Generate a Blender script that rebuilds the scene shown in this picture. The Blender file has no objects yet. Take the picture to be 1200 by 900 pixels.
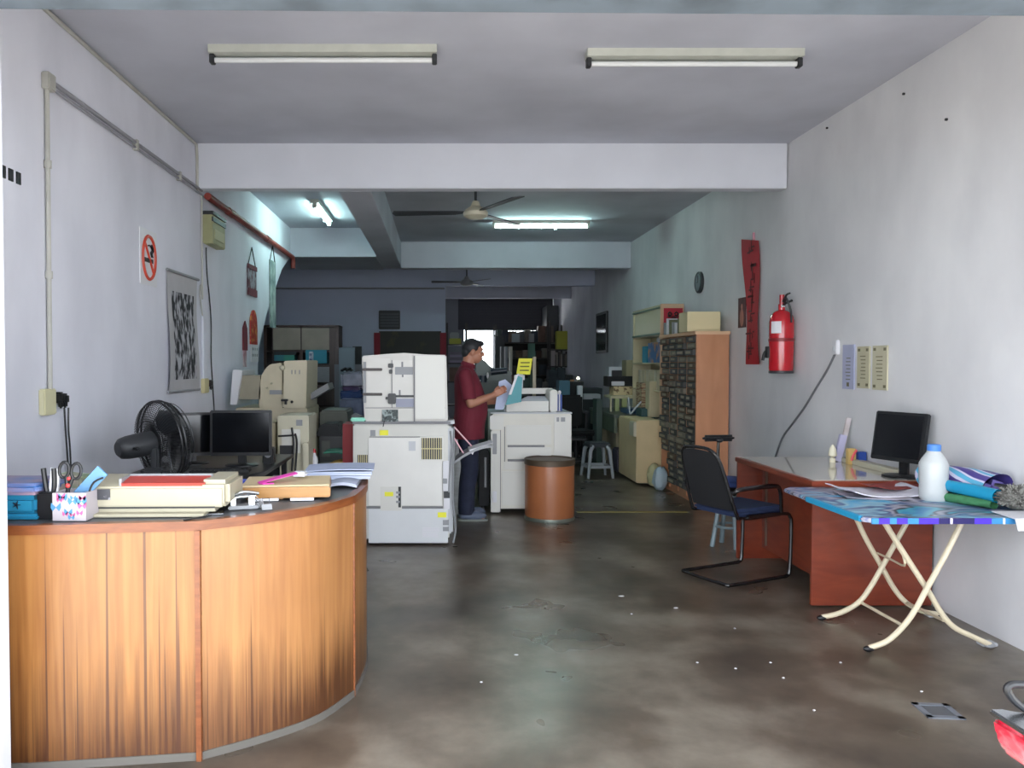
import bpy, bmesh, math, random
from mathutils import Vector, Matrix, Euler
R = random.Random(7)
PI = math.pi
F = 930.0
TH = math.atan(25/F)
def P(x, y, Y):
    """point seen at photo position (x, y), at distance Y into the shop"""
    u = (x-515)/F; v = (450-y)/F
    fw = math.cos(TH)+v*math.sin(TH); up = v*math.cos(TH)-math.sin(TH)
    return Vector((Y*u/fw, Y, 1.5+Y*up/fw))
def PH(x, y, h):
    """point at height h"""
    a = P(x, y, 1.0); t = (h-1.5)/(a.z-1.5)
    return Vector((a.x*t, t, h))
def PX(x, y, X):
    """point on the wall plane at X"""
    a = P(x, y, 1.0); t = X/a.x
    return Vector((X, t, 1.5+(a.z-1.5)*t))
# ------------------------------------------------------------- materials
MATS = {}
def lin(c):
    if isinstance(c, str):
        c = [int(c[i:i+2], 16)/255 for i in (0, 2, 4)]
    return tuple((v/12.92 if v <= .04045 else ((v+.055)/1.055)**2.4) for v in c)+(1,)
def mat(name, col, rough=.6, metal=0, amt=0, scale=6, col2=None, bump=0, stretch=(1,1,1), spec=.5, trans=0, alpha=1, detail=4, lo=.35, hi=.65, coat=0):
    if name in MATS: return MATS[name]
    m = bpy.data.materials.new(name); m.use_nodes = True; nt = m.node_tree
    b = nt.nodes['Principled BSDF']; L = nt.links.new
    c1 = lin(col); b.inputs['Base Color'].default_value = c1
    b.inputs['Roughness'].default_value = rough; b.inputs['Metallic'].default_value = metal
    b.inputs['Specular IOR Level'].default_value = spec
    b.inputs['Transmission Weight'].default_value = trans
    b.inputs['Coat Weight'].default_value = coat
    if amt or col2:
        c2 = lin(col2) if col2 else tuple(v*(1-amt) for v in c1[:3])+(1,)
        tc = nt.nodes.new('ShaderNodeTexCoord'); mp = nt.nodes.new('ShaderNodeMapping')
        mp.inputs['Scale'].default_value = stretch
        nz = nt.nodes.new('ShaderNodeTexNoise'); nz.inputs['Scale'].default_value = scale; nz.inputs['Detail'].default_value = detail
        rp = nt.nodes.new('ShaderNodeValToRGB'); rp.color_ramp.elements[0].position = lo; rp.color_ramp.elements[1].position = hi
        rp.color_ramp.elements[0].color = c1; rp.color_ramp.elements[1].color = c2
        L(tc.outputs['Object'], mp.inputs['Vector']); L(mp.outputs[0], nz.inputs['Vector']); L(nz.outputs[0], rp.inputs[0]); L(rp.outputs[0], b.inputs['Base Color'])
        if bump:
            bp = nt.nodes.new('ShaderNodeBump'); bp.inputs['Strength'].default_value = bump; bp.inputs['Distance'].default_value = .01
            L(nz.outputs[0], bp.inputs['Height']); L(bp.outputs[0], b.inputs['Normal'])
    MATS[name] = m
    return m
def emit(name, col, s):
    m = bpy.data.materials.new(name); m.use_nodes = True; b = m.node_tree.nodes['Principled BSDF']
    b.inputs['Base Color'].default_value = (.8,.8,.8,1)
    b.inputs['Emission Color'].default_value = lin(col); b.inputs['Emission Strength'].default_value = s
    return m
def wood(name, c1, c2, c3=None, scale=3, rough=.35, stain=0, grain=(14,14,.7), coat=.2):
    m = bpy.data.materials.new(name); m.use_nodes = True; nt = m.node_tree; b = nt.nodes['Principled BSDF']; L = nt.links.new
    N = nt.nodes.new
    tc = N('ShaderNodeTexCoord'); mp = N('ShaderNodeMapping'); mp.inputs['Scale'].default_value = grain
    L(tc.outputs['Object'], mp.inputs['Vector'])
    n1 = N('ShaderNodeTexNoise'); n1.inputs['Scale'].default_value = scale; n1.inputs['Detail'].default_value = 6; n1.inputs['Distortion'].default_value = .6
    L(mp.outputs[0], n1.inputs['Vector'])
    r1 = N('ShaderNodeValToRGB'); r1.color_ramp.elements[0].position = .3; r1.color_ramp.elements[1].position = .7
    r1.color_ramp.elements[0].color = lin(c1); r1.color_ramp.elements[1].color = lin(c2)
    L(n1.outputs[0], r1.inputs[0])
    n2 = N('ShaderNodeTexNoise'); n2.inputs['Scale'].default_value = 2.2; n2.inputs['Detail'].default_value = 3
    L(tc.outputs['Object'], n2.inputs['Vector'])
    mx = N('ShaderNodeMixRGB'); mx.blend_type = 'MULTIPLY'; mx.inputs[0].default_value = .35
    L(r1.outputs[0], mx.inputs[1]); L(n2.outputs[0], mx.inputs[2])
    out = mx.outputs[0]
    if stain:
        # water stains: dark brown streaks rising from the foot of the panel, each to its own height
        sp = N('ShaderNodeSeparateXYZ'); L(tc.outputs['Object'], sp.inputs[0])
        ms = N('ShaderNodeMapping'); ms.inputs['Scale'].default_value = (16, 16, .35); L(tc.outputs['Object'], ms.inputs['Vector'])
        ns = N('ShaderNodeTexNoise'); ns.inputs['Scale'].default_value = 2.6; ns.inputs['Detail'].default_value = 5; ns.inputs['Roughness'].default_value = .65
        L(ms.outputs[0], ns.inputs['Vector'])
        nb = N('ShaderNodeTexNoise'); nb.inputs['Scale'].default_value = 2.0; L(tc.outputs['Object'], nb.inputs['Vector'])
        def math_(op, a, bb):
            q = N('ShaderNodeMath'); q.operation = op
            for i, v in enumerate((a, bb)):
                if isinstance(v, (int, float)): q.inputs[i].default_value = v
                else: L(v, q.inputs[i])
            return q.outputs[0]
        h = math_('MULTIPLY', ns.outputs[0], 1.15)          # streak noise
        h = math_('ADD', h, math_('MULTIPLY', nb.outputs[0], .75))
        d = math_('SUBTRACT', h, math_('MULTIPLY', sp.outputs[2], 1.5))
        r2 = N('ShaderNodeValToRGB'); r2.color_ramp.elements[0].position = .34; r2.color_ramp.elements[1].position = 1.0
        r2.color_ramp.elements[0].color = (0,0,0,1); r2.color_ramp.elements[1].color = (.9,.9,.9,1)
        L(d, r2.inputs[0])
        m2 = N('ShaderNodeMixRGB'); m2.inputs[2].default_value = lin(c3)
        L(r2.outputs[0], m2.inputs[0]); L(out, m2.inputs[1]); out = m2.outputs[0]
        # thin cracks in the veneer
        mc = N('ShaderNodeMapping'); mc.inputs['Scale'].default_value = (42, 42, .15); L(tc.outputs['Object'], mc.inputs['Vector'])
        nc = N('ShaderNodeTexNoise'); nc.inputs['Scale'].default_value = 1.5; nc.inputs['Detail'].default_value = 1; L(mc.outputs[0], nc.inputs['Vector'])
        c = math_('MULTIPLY', nc.outputs[0], 1.0)
        c = math_('SUBTRACT', c, math_('MULTIPLY', sp.outputs[2], .13))
        r3 = N('ShaderNodeValToRGB'); r3.color_ramp.elements[0].position = .60; r3.color_ramp.elements[1].position = .635
        r3.color_ramp.elements[0].color = (0,0,0,1); r3.color_ramp.elements[1].color = (.8,.8,.8,1)
        L(c, r3.inputs[0]); m3 = N('ShaderNodeMixRGB'); m3.inputs[2].default_value = lin('4a2a18')
        L(r3.outputs[0], m3.inputs[0]); L(out, m3.inputs[1]); out = m3.outputs[0]
    L(out, b.inputs['Base Color']); b.inputs['Roughness'].default_value = rough; b.inputs['Coat Weight'].default_value = coat; b.inputs['Coat Roughness'].default_value = .25
    return m
# ------------------------------------------------------------- mesh builder
class M:
    def __init__(s): s.bm = bmesh.new(); s.mi = 0; s.X = None
    def _fin(s, vs, rot=None, c=None, bev=0, seg=2):
        vs = list(vs)
        if rot:
            c = Vector(c); Rm = Euler(rot).to_matrix()
            for v in vs: v.co = c+Rm@(v.co-c)
        if s.X is not None:
            for v in vs: v.co = s.X@v.co
        fs = {f for v in vs for f in v.link_faces}
        for f in fs: f.material_index = s.mi; f.smooth = True
        if bev:
            es = list({e for v in vs for e in v.link_edges})
            r = bmesh.ops.bevel(s.bm, geom=es, offset=bev, segments=seg, affect='EDGES', clamp_overlap=True)
            for f in r['faces']: f.material_index = s.mi; f.smooth = True
        return s
    def box(s, x0, x1, y0, y1, z0, z1, bev=0, rot=None, seg=2):
        x0, x1 = min(x0,x1), max(x0,x1); y0, y1 = min(y0,y1), max(y0,y1); z0, z1 = min(z0,z1), max(z0,z1)
        v = [s.bm.verts.new(p) for p in ((x0,y0,z0),(x1,y0,z0),(x1,y1,z0),(x0,y1,z0),(x0,y0,z1),(x1,y0,z1),(x1,y1,z1),(x0,y1,z1))]
        for f in ((3,2,1,0),(4,5,6,7),(0,1,5,4),(1,2,6,5),(2,3,7,6),(3,0,4,7)): s.bm.faces.new([v[i] for i in f])
        return s._fin(v, rot, ((x0+x1)/2,(y0+y1)/2,(z0+z1)/2), bev, seg)
    def hexa(s, pts):
        v = [s.bm.verts.new(p) for p in pts]
        for f in ((3,2,1,0),(4,5,6,7),(0,1,5,4),(1,2,6,5),(2,3,7,6),(3,0,4,7)): s.bm.faces.new([v[i] for i in f])
        return s._fin(v)
    def prism(s, pts, a0, a1, axis='z', bev=0):
        f3 = {'z': lambda p,a:(p[0],p[1],a), 'x': lambda p,a:(a,p[0],p[1]), 'y': lambda p,a:(p[0],a,p[1])}[axis]
        A = [s.bm.verts.new(f3(p,a0)) for p in pts]; B = [s.bm.verts.new(f3(p,a1)) for p in pts]; n = len(pts)
        s.bm.faces.new(A[::-1]); s.bm.faces.new(B)
        for i in range(n): s.bm.faces.new((A[i],A[(i+1)%n],B[(i+1)%n],B[i]))
        return s._fin(A+B, None, None, bev)
    def tube(s, pts, r, seg=8, smooth=0, closed=False):
        pts = [Vector(p) for p in pts]
        rs = list(r) if isinstance(r,(list,tuple)) else [r]*len(pts)
        if smooth:
            q = []; qr = []; n = len(pts)
            rng = n if closed else n-1
            for i in range(rng):
                g = lambda k: pts[k%n] if closed else pts[max(0,min(n-1,k))]
                p0,p1,p2,p3 = g(i-1),g(i),g(i+1),g(i+2)
                for k in range(smooth):
                    t = k/smooth
                    q.append(.5*((2*p1)+(p2-p0)*t+(2*p0-5*p1+4*p2-p3)*t*t+(3*p1-p0-3*p2+p3)*t**3))
                    qr.append(rs[i]*(1-t)+rs[(i+1)%n]*t)
            if not closed: q.append(pts[-1]); qr.append(rs[-1])
            pts, rs = q, qr
        n = len(pts); rings = []; prev = None
        for i, p in enumerate(pts):
            if closed: d = pts[(i+1)%n]-pts[i-1]
            else: d = pts[min(i+1,n-1)]-pts[max(i-1,0)]
            d.normalize()
            if prev is None:
                a = Vector((0,0,1)) if abs(d.z) < .9 else Vector((1,0,0)); u = d.cross(a).normalized()
            else:
                u = prev-d*prev.dot(d); u = u.normalized() if u.length > 1e-6 else d.orthogonal().normalized()
            prev = u; w = d.cross(u)
            rings.append([s.bm.verts.new(p+(u*math.cos(2*PI*k/seg)+w*math.sin(2*PI*k/seg))*rs[i]) for k in range(seg)])
        for i in range(n if closed else n-1):
            a, b = rings[i], rings[(i+1)%n]
            for k in range(seg): s.bm.faces.new((a[k],a[(k+1)%seg],b[(k+1)%seg],b[k]))
        if not closed: s.bm.faces.new(rings[0][::-1]); s.bm.faces.new(rings[-1])
        return s._fin([v for g in rings for v in g])
    def cyl(s, p0, p1, r0, r1=None, seg=20):
        return s.tube([p0,p1],[r0, r0 if r1 is None else r1],seg)
    def lathe(s, prof, c=(0,0,0), seg=28, rot=None, sx=1, sy=1):
        c = Vector(c); Rm = Euler(rot).to_matrix() if rot else Matrix.Identity(3); rings = []
        for r, z in prof:
            if r < 1e-5: rings.append([s.bm.verts.new(c+Rm@Vector((0,0,z)))])
            else: rings.append([s.bm.verts.new(c+Rm@Vector((sx*r*math.cos(2*PI*k/seg), sy*r*math.sin(2*PI*k/seg), z))) for k in range(seg)])
        for a, b in zip(rings, rings[1:]):
            if len(a) == 1 and len(b) == 1: continue
            for k in range(seg):
                if len(a) == 1: s.bm.faces.new((a[0],b[(k+1)%seg],b[k]))
                elif len(b) == 1: s.bm.faces.new((a[k],a[(k+1)%seg],b[0]))
                else: s.bm.faces.new((a[k],a[(k+1)%seg],b[(k+1)%seg],b[k]))
        if len(rings[0]) > 1: s.bm.faces.new(rings[0][::-1])
        if len(rings[-1]) > 1: s.bm.faces.new(rings[-1])
        return s._fin([v for g in rings for v in g])
    def sph(s, c, r, seg=20, rot=None):
        if not isinstance(r,(tuple,list)): r = (r,r,r)
        n = seg//2
        Mx = Matrix.Translation(Vector(c))@(Euler(rot).to_matrix().to_4x4() if rot else Matrix.Identity(4))@Matrix.Diagonal((*r,1))
        g = bmesh.ops.create_uvsphere(s.bm, u_segments=seg, v_segments=n, radius=1, matrix=Mx)
        return s._fin(g['verts'])
    def sheet(s, fn, nu, nv, th=0):
        """surface fn(u,v) with optional thickness along z"""
        def grid(dz): return [[s.bm.verts.new(Vector(fn(i/nu,j/nv))+Vector((0,0,dz))) for j in range(nv+1)] for i in range(nu+1)]
        G = grid(0); vs = [v for r in G for v in r]
        for i in range(nu):
            for j in range(nv): s.bm.faces.new((G[i][j],G[i+1][j],G[i+1][j+1],G[i][j+1]))
        if th:
            H = grid(-th); vs += [v for r in H for v in r]
            for i in range(nu):
                for j in range(nv): s.bm.faces.new((H[i][j],H[i][j+1],H[i+1][j+1],H[i+1][j]))
            for i in range(nu):
                s.bm.faces.new((G[i][0],H[i][0],H[i+1][0],G[i+1][0])); s.bm.faces.new((G[i][nv],G[i+1][nv],H[i+1][nv],H[i][nv]))
            for j in range(nv):
                s.bm.faces.new((G[0][j],G[0][j+1],H[0][j+1],H[0][j])); s.bm.faces.new((G[nu][j],H[nu][j],H[nu][j+1],G[nu][j+1]))
        return s._fin(vs)
C = bpy.context.scene.collection
def done(name, m, mats, parent=None, label=None, angle=35, kind=None):
    """turn the builder (world coordinates) into ONE mesh object"""
    bm = m.bm
    bmesh.ops.recalc_face_normals(bm, faces=bm.faces)
    me = bpy.data.meshes.new(name)
    vs = bm.verts
    if parent is None:
        lo = Vector([min(v.co[i] for v in vs) for i in range(3)]); hi = Vector([max(v.co[i] for v in vs) for i in range(3)])
        org = Matrix.Translation(Vector(((lo.x+hi.x)/2,(lo.y+hi.y)/2,lo.z)))
    else: org = WM[parent.name]
    bmesh.ops.transform(bm, matrix=org.inverted(), verts=list(vs))
    bm.to_mesh(me); bm.free()
    me.set_sharp_from_angle(angle=math.radians(angle))
    for x in (mats if isinstance(mats,(list,tuple)) else [mats]): me.materials.append(x)
    o = bpy.data.objects.new(name, me); C.objects.link(o)
    if parent is None: o.matrix_world = org; WM[o.name] = org
    else: o.parent = parent; WM[o.name] = org
    if label: o['label'] = label
    if kind: o['kind'] = kind
    return o
WM = {}
def thing(name, label, cat, loc=(0,0,0), rz=0, group=None):
    """Empty at the base; parts built in world coordinates are taken into its frame"""
    o = bpy.data.objects.new(name, None); C.objects.link(o); o.empty_display_size = .05
    o.location = loc; o.rotation_euler = (0,0,rz); o['label'] = label; o['category'] = cat
    if group: o['group'] = group
    WM[o.name] = Matrix.Translation(Vector(loc))@Matrix.Rotation(rz,4,'Z')
    return o
def lm(t):
    """builder working in the local frame of thing t"""
    m = M(); m.X = WM[t.name]; return m
def solo(name, m, mats, label, cat, group=None, angle=35):
    o = done(name, m, mats, angle=angle); o['label'] = label; o['category'] = cat
    if group: o['group'] = group
    return o
def struct(name, m, mats, parent=None):
    o = done(name, m, mats, parent)
    if parent is None: o['kind'] = 'structure'
    return o
def copy_tree(o, parent=None):
    c = o.copy(); C.objects.link(c); c.parent = parent
    for ch in list(o.children): copy_tree(ch, c)
    return c
def text_mesh(txt, size, name='t'):
    cu = bpy.data.curves.new(name,'FONT'); cu.body = txt; cu.size = size; cu.align_x = 'CENTER'; cu.align_y = 'CENTER'
    ob = bpy.data.objects.new(name, cu); C.objects.link(ob)
    dg = bpy.context.evaluated_depsgraph_get(); me = bpy.data.meshes.new_from_object(ob.evaluated_get(dg))
    bpy.data.objects.remove(ob); bpy.data.curves.remove(cu)
    return me
def add_text(m, txt, size, Mx):
    me = text_mesh(txt, size)
    n0 = len(m.bm.verts); nf = len(m.bm.faces)
    m.bm.from_mesh(me); bpy.data.meshes.remove(me)
    m.bm.verts.ensure_lookup_table(); m.bm.faces.ensure_lookup_table()
    for v in m.bm.verts[n0:]: v.co = Mx@v.co
    for f in m.bm.faces[nf:]: f.material_index = m.mi
def frameM(o, ux, uz):
    """matrix whose x axis is ux and y axis is uz, at o"""
    ux = Vector(ux).normalized(); uz = Vector(uz).normalized(); n = ux.cross(uz)
    return Matrix(((ux.x,uz.x,n.x,o[0]),(ux.y,uz.y,n.y,o[1]),(ux.z,uz.z,n.z,o[2]),(0,0,0,1)))
# ------------------------------------------------------------- palette
def wallmat(name, c1, c2):
    m = mat(name, c1, .75, col2=c2, scale=.8, detail=6, lo=.38, hi=.8)
    nt = m.node_tree; b = nt.nodes['Principled BSDF']; N = nt.nodes.new; L = nt.links.new
    tc = N('ShaderNodeTexCoord'); mp = N('ShaderNodeMapping'); mp.inputs['Scale'].default_value = (1.6,1.6,.8)
    n = N('ShaderNodeTexNoise'); n.inputs['Scale'].default_value = 1.3; n.inputs['Detail'].default_value = 6
    L(tc.outputs['Object'], mp.inputs[0]); L(mp.outputs[0], n.inputs['Vector'])
    r = N('ShaderNodeValToRGB'); r.color_ramp.elements[0].position = .4; r.color_ramp.elements[1].position = .75
    r.color_ramp.elements[0].color = (1,1,1,1); r.color_ramp.elements[1].color = (.86,.86,.87,1)
    L(n.outputs[0], r.inputs[0])
    mx = N('ShaderNodeMixRGB'); mx.blend_type = 'MULTIPLY'; mx.inputs[0].default_value = 1
    src = b.inputs['Base Color'].links[0].from_socket
    L(src, mx.inputs[1]); L(r.outputs[0], mx.inputs[2]); L(mx.outputs[0], b.inputs['Base Color'])
    return m
m_wall = wallmat('wall_paint', 'e0e1ea', 'd0d1da')
m_wallR = wallmat('wall_paint_grimy', 'dededf', 'c2c2c5')
m_ceil = mat('ceiling_paint', 'c0c2cc', .8, col2='b1b3bd', scale=1.2)
m_beam = mat('beam_paint', 'd3d6df', .7, amt=.06, scale=2)
m_bwall = mat('blue_grey_paint', 'bcc4d8', .75, amt=.1, scale=1)
m_black = mat('black_plastic', '17181b', .4)
m_blackm = mat('black_matt', '141416', .75)
m_dark = mat('dark_grey_plastic', '2c2e31', .5)
m_steel = mat('chrome', 'b8bcc0', .25, metal=1)
m_grey = mat('grey_plastic', '8b8d90', .5)
m_lgrey = mat('light_grey_plastic', 'b9bcc0', .5)
m_cream = mat('cream_plastic', 'c4bfa9', .5, amt=.08, scale=5)
m_beige = mat('aged_beige_plastic', 'c7bda3', .5, amt=.12, scale=6)
m_copier = mat('white_grey_panel', 'c9c8c1', .5, amt=.1, scale=4, lo=.4, hi=.8)
m_copier2 = mat('clean_white_panel', 'd2d1ca', .45)
m_white = mat('white_paper', 'd4d4d8', .7)
m_yellow = mat('yellow_sticker', 'e6e23c', .6)
m_red = mat('red_paint', 'b01420', .25, coat=.5)
m_redp = mat('red_paper', 'b3202c', .7)
m_blue = mat('blue_plastic', '2a4a9a', .5)
m_teal = mat('teal_card', '2a7f96', .6)
m_pipe = mat('aged_conduit', 'b4b3ac', .5, amt=.12, scale=8)
m_gold = mat('pale_gold_card', 'c9bf92', .6)
m_tape = mat('yellow_tape', '9b8a4a', .6)
# ============================================================= THE SHOP SHELL
XL, XR, HC = -2.118, 3.04, 3.41
# floor
m_floor = bpy.data.materials.new('polished_concrete'); m_floor.use_nodes = True
nt = m_floor.node_tree; b = nt.nodes['Principled BSDF']; N = nt.nodes.new; L = nt.links.new
tc = N('ShaderNodeTexCoord')
n1 = N('ShaderNodeTexNoise'); n1.inputs['Scale'].default_value = 1.7; n1.inputs['Detail'].default_value = 7; n1.inputs['Roughness'].default_value = .58; n1.inputs['Distortion'].default_value = .1
L(tc.outputs['Object'], n1.inputs['Vector'])
r1 = N('ShaderNodeValToRGB'); cr = r1.color_ramp
cr.elements[0].position = .32; cr.elements[0].color = lin('3d352d'); cr.elements[1].position = .72; cr.elements[1].color = lin('827a6e')
e = cr.elements.new(.5); e.color = lin('5a5045')
L(n1.outputs[0], r1.inputs[0])
n2 = N('ShaderNodeTexNoise'); n2.inputs['Scale'].default_value = 9; n2.inputs['Detail'].default_value = 6
L(tc.outputs['Object'], n2.inputs['Vector'])
mx = N('ShaderNodeMixRGB'); mx.blend_type = 'SOFT_LIGHT'; mx.inputs[0].default_value = .15
L(r1.outputs[0], mx.inputs[1]); L(n2.outputs[0], mx.inputs[2]); L(mx.outputs[0], b.inputs['Base Color'])
n3 = N('ShaderNodeTexNoise'); n3.inputs['Scale'].default_value = 2.5; n3.inputs['Detail'].default_value = 2; L(tc.outputs['Object'], n3.inputs['Vector'])
mr = N('ShaderNodeMapRange'); mr.inputs[1].default_value = .3; mr.inputs[2].default_value = .7; mr.inputs[3].default_value = .26; mr.inputs[4].default_value = .38
L(n3.outputs[0], mr.inputs[0]); L(mr.outputs[0], b.inputs['Roughness'])
bp = N('ShaderNodeBump'); bp.inputs['Strength'].default_value = .04; bp.inputs['Distance'].default_value = .01; L(n2.outputs[0], bp.inputs['Height']); L(bp.outputs[0], b.inputs['Normal'])
m = M(); m.box(-3.4, 3.3, 2.6, 21.6, -.2, 0); struct('floor', m, m_floor)
m = M(); m.box(-8, 9, -.9, 2.6, -.2, 0); struct('floor_bounce_walkway', m, mat('bounce_tile','b9b4ac',.6,amt=.12,scale=3))  # unseen walkway, added in a pale tone to bounce sunlight into the shop
m = M(); m.box(-30, 30, -16, -.9, -.25, -.05); struct('ground_bounce_street', m, mat('bounce_ground', 'b0afac', .9, amt=.15, scale=3))  # unseen street, added as a large pale surface for bounced sunlight
m = M(); m.box(-10, 12, 21.6, 40, -.25, -.02); struct('ground_backyard', m, mat('sunlit_concrete', 'dcdcda', .9))
# walls
m = M()
poly = [(2.7,0),(9.25,0),(9.25,1.62),(9.75,2.1),(10.7,2.75),(11.3,3.0),(11.3,HC),(2.7,HC)]
m.prism(poly, XL-.14, XL, 'x'); struct('wall_left', m, m_wall)
m = M(); m.box(XR, XR+.15, 1.7, 21.6, 0, HC); struct('wall_right', m, m_wallR)
m = M(); m.box(-2.6, -1.488, 2.58, 2.72, 0, 3.5); struct('wall_front_left', m, m_beam)
m = M(); m.box(-3.4, XL-.14, 7.4, 7.55, 0, HC); struct('wall_alcove_front', m, m_bwall)
m = M(); m.box(-3.4, -3.25, 7.4, 15.5, 0, HC); struct('wall_alcove_left', m, m_bwall)
m = M(); m.box(-3.4, .117, 15.5, 15.65, 0, HC); struct('wall_back', m, m_bwall)
m = M(); m.box(-.9, -.75, 15.65, 21.6, 0, HC); struct('wall_store_left', m, m_bwall)
m = M(); m.box(-3.4, 3.3, 2.7, 21.6, HC, HC+.15); struct('ceiling', m, m_ceil)
m = M(); m.box(-6, 7, -.3, 2.58, 3.3, 3.42); struct('ceiling_sky_block', m, m_beam)  # unseen roof added to block overhead sky, kept short to let sun bounce in
# lintel over the shop front, sagging a little to the right
m = M()
m.hexa([(-2.6,2.6,2.705),(3.3,2.6,2.665),(3.3,2.72,2.665),(-2.6,2.72,2.705),(-2.6,2.6,3.5),(3.3,2.6,3.5),(3.3,2.72,3.5),(-2.6,2.72,3.5)])
struct('lintel', m, mat('lintel_paint', '626d77', .7, col2='474f56', scale=3, lo=.45, hi=.75))
# beams
def beam(name, *a, mt=m_beam):
    m = M(); m.box(*a, bev=.006); return struct(name, m, mt)
beam('beam_front', XL, XR-.01, 6.96, 7.1, 3.02, HC)
beam('beam_middle', -.61, XR-.01, 12.6, 12.85, 3.0, HC, mt=m_ceil)
beam('beam_alcove', -3.25, -.90, 11.3, 12.85, 3.0, HC, mt=m_ceil)
beam('beam_lengthwise', -.90, -.61, 7.1, 12.85, 3.02, HC, mt=m_ceil)
beam('beam_rear', .117, XR-.01, 15.5, 15.65, 3.0, 3.3, mt=m_bwall)
beam('beam_store', -.75, XR-.01, 18.3, 18.45, 2.98, 3.28, mt=m_ceil)
# rear wall round the back opening, and its half-lowered shutter
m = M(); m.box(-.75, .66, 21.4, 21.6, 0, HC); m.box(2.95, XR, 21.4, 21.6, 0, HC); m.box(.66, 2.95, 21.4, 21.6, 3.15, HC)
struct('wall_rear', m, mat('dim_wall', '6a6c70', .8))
# dirty skirting line of the right wall
# tape line on the floor
m = M(); a = PH(676,600,.001); c = PH(802,598,.001)
m.box(a.x, c.x, a.y-.03, a.y+.03, .001, .003); solo('floor_tape', m, m_tape, 'faded yellow tape line stuck across the floor by the drum', 'tape')
# roller shutter
t = thing('roller_shutter', 'dark half-lowered roller shutter at the rear exit', 'shutter', (1.8,21.2,2.3))
m = M()
for k in range(11): m.box(.5, 3.03, 21.22, 21.26, 2.42+k*.075, 2.49+k*.075, bev=.01)
m.box(.5, 3.03, 21.235, 21.245, 2.38, 3.25); done('curtain', m, mat('dark_shutter','3a3a40',.6,metal=.3), t)
m = M(); m.box(.6, 3.0, 21.0, 21.35, 3.2, 3.4, bev=.02); done('shutter_box', m, m_dark, t)
m = M(); m.box(.66, 2.95, 21.2, 21.28, 2.36, 2.42, bev=.01); done('bottom_bar', m, m_dark, t)
m = M()
for k in range(16): m.box(1.5+k*.09, 1.52+k*.09, 21.22, 21.26, 2.25, 2.37)
done('guard_teeth', m, m_dark, t)
# --------------------------------------------------------- ceiling lights
m_fix = mat('fixture_enamel', 'b9bbb2', .5, amt=.1, scale=9)
m_tubeoff = mat('unlit_tube_glass', 'd5d7d8', .25)
m_tubeon = emit('lit_tube_glass', 'c8f4ef', 62)
def tube_light(lab, x0, x1, y, z, on, along='x', grp=None):
    t = thing('fluorescent_light', lab, 'light', ((x0+x1)/2 if along=='x' else x0, y, z), 0, grp)
    L_ = (x1-x0) if along=='x' else 1.25
    rz = 0 if along=='x' else PI/2
    t.rotation_euler = (0,0,rz); WM[t.name] = Matrix.Translation(t.location)@Matrix.Rotation(rz,4,'Z')
    h = L_/2
    m = lm(t); m.prism([(-.05,0),(-.045,-.045),(.045,-.045),(.05,0)], -h, h, 'x'); done('batten', m, m_fix, t)
    for s in (-1,1):
        m = lm(t); m.box(s*h-s*.03, s*h, -.025, .025, -.1, -.045, bev=.004); done('lamp_holder', m, m_dark if not on else m_fix, t)
    m = lm(t); m.cyl((-h+.03,0,-.078),(h-.03,0,-.078), .016); done('tube', m, m_tubeon if on else m_tubeoff, t)
    if on:
        m = lm(t); m.cyl((h*.3,.0,-.1),(h*.3,0,-.125),.018); done('starter', m, m_white, t)
    return t
tube_light('unlit fluorescent batten on the front ceiling, the left one', -1.39, -.015, 4.86, HC, False)
tube_light('unlit fluorescent batten on the front ceiling, the right one', .90, 2.22, 4.92, HC, False)
tube_light('bright lit fluorescent tube on the ceiling behind the fan', .72, 2.02, 10.75, HC, True)
tube_light('lit fluorescent tube running lengthwise on the left recessed ceiling', -1.46, -1.46, 9.95, HC, True, 'y')
# --------------------------------------------------------- ceiling fans
def fan(lab, x, y, z, r, ang, cmain):
    t = thing('ceiling_fan', lab, 'fan', (x,y,z))
    m = lm(t); m.cyl((0,0,.08),(0,0,HC-z-.0),.012); m.lathe([(.03,0),(.06,.05),(.055,.12),(.0,.13)],(0,0,HC-z-.13)); done('downrod', m, m_dark, t)
    m = lm(t); m.lathe([(0,-.07),(.07,-.065),(.115,-.04),(.12,-.01),(.1,.02),(.05,.05),(.03,.1),(0,.1)]); done('motor_housing', m, cmain, t)
    for k in range(3):
        a = ang+k*2*PI/3
        m = M(); m.X = WM[t.name]@Matrix.Rotation(a,4,'Z')@Matrix.Rotation(math.radians(9),4,'X')
        m.prism([(.10,-.02),(.2,-.055),(r,-.07),(r+.02,0),(r,.06),(.2,.045),(.10,.02)], -.008, .0, 'z'); done('blade', m, mat('fan_blade_dark','3d4044',.5), t)
    return t
fan('cream-hubbed ceiling fan hanging just behind the front beam', .345, 7.62, 2.94, .78, math.radians(176), m_cream)
fan('dim ceiling fan hanging at the rear in front of the back beam', .49, 14.3, 2.95, .62, math.radians(185), m_grey)
# --------------------------------------------------------- left wall fittings
def onL(x, y): return PX(x, y, XL)
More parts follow.
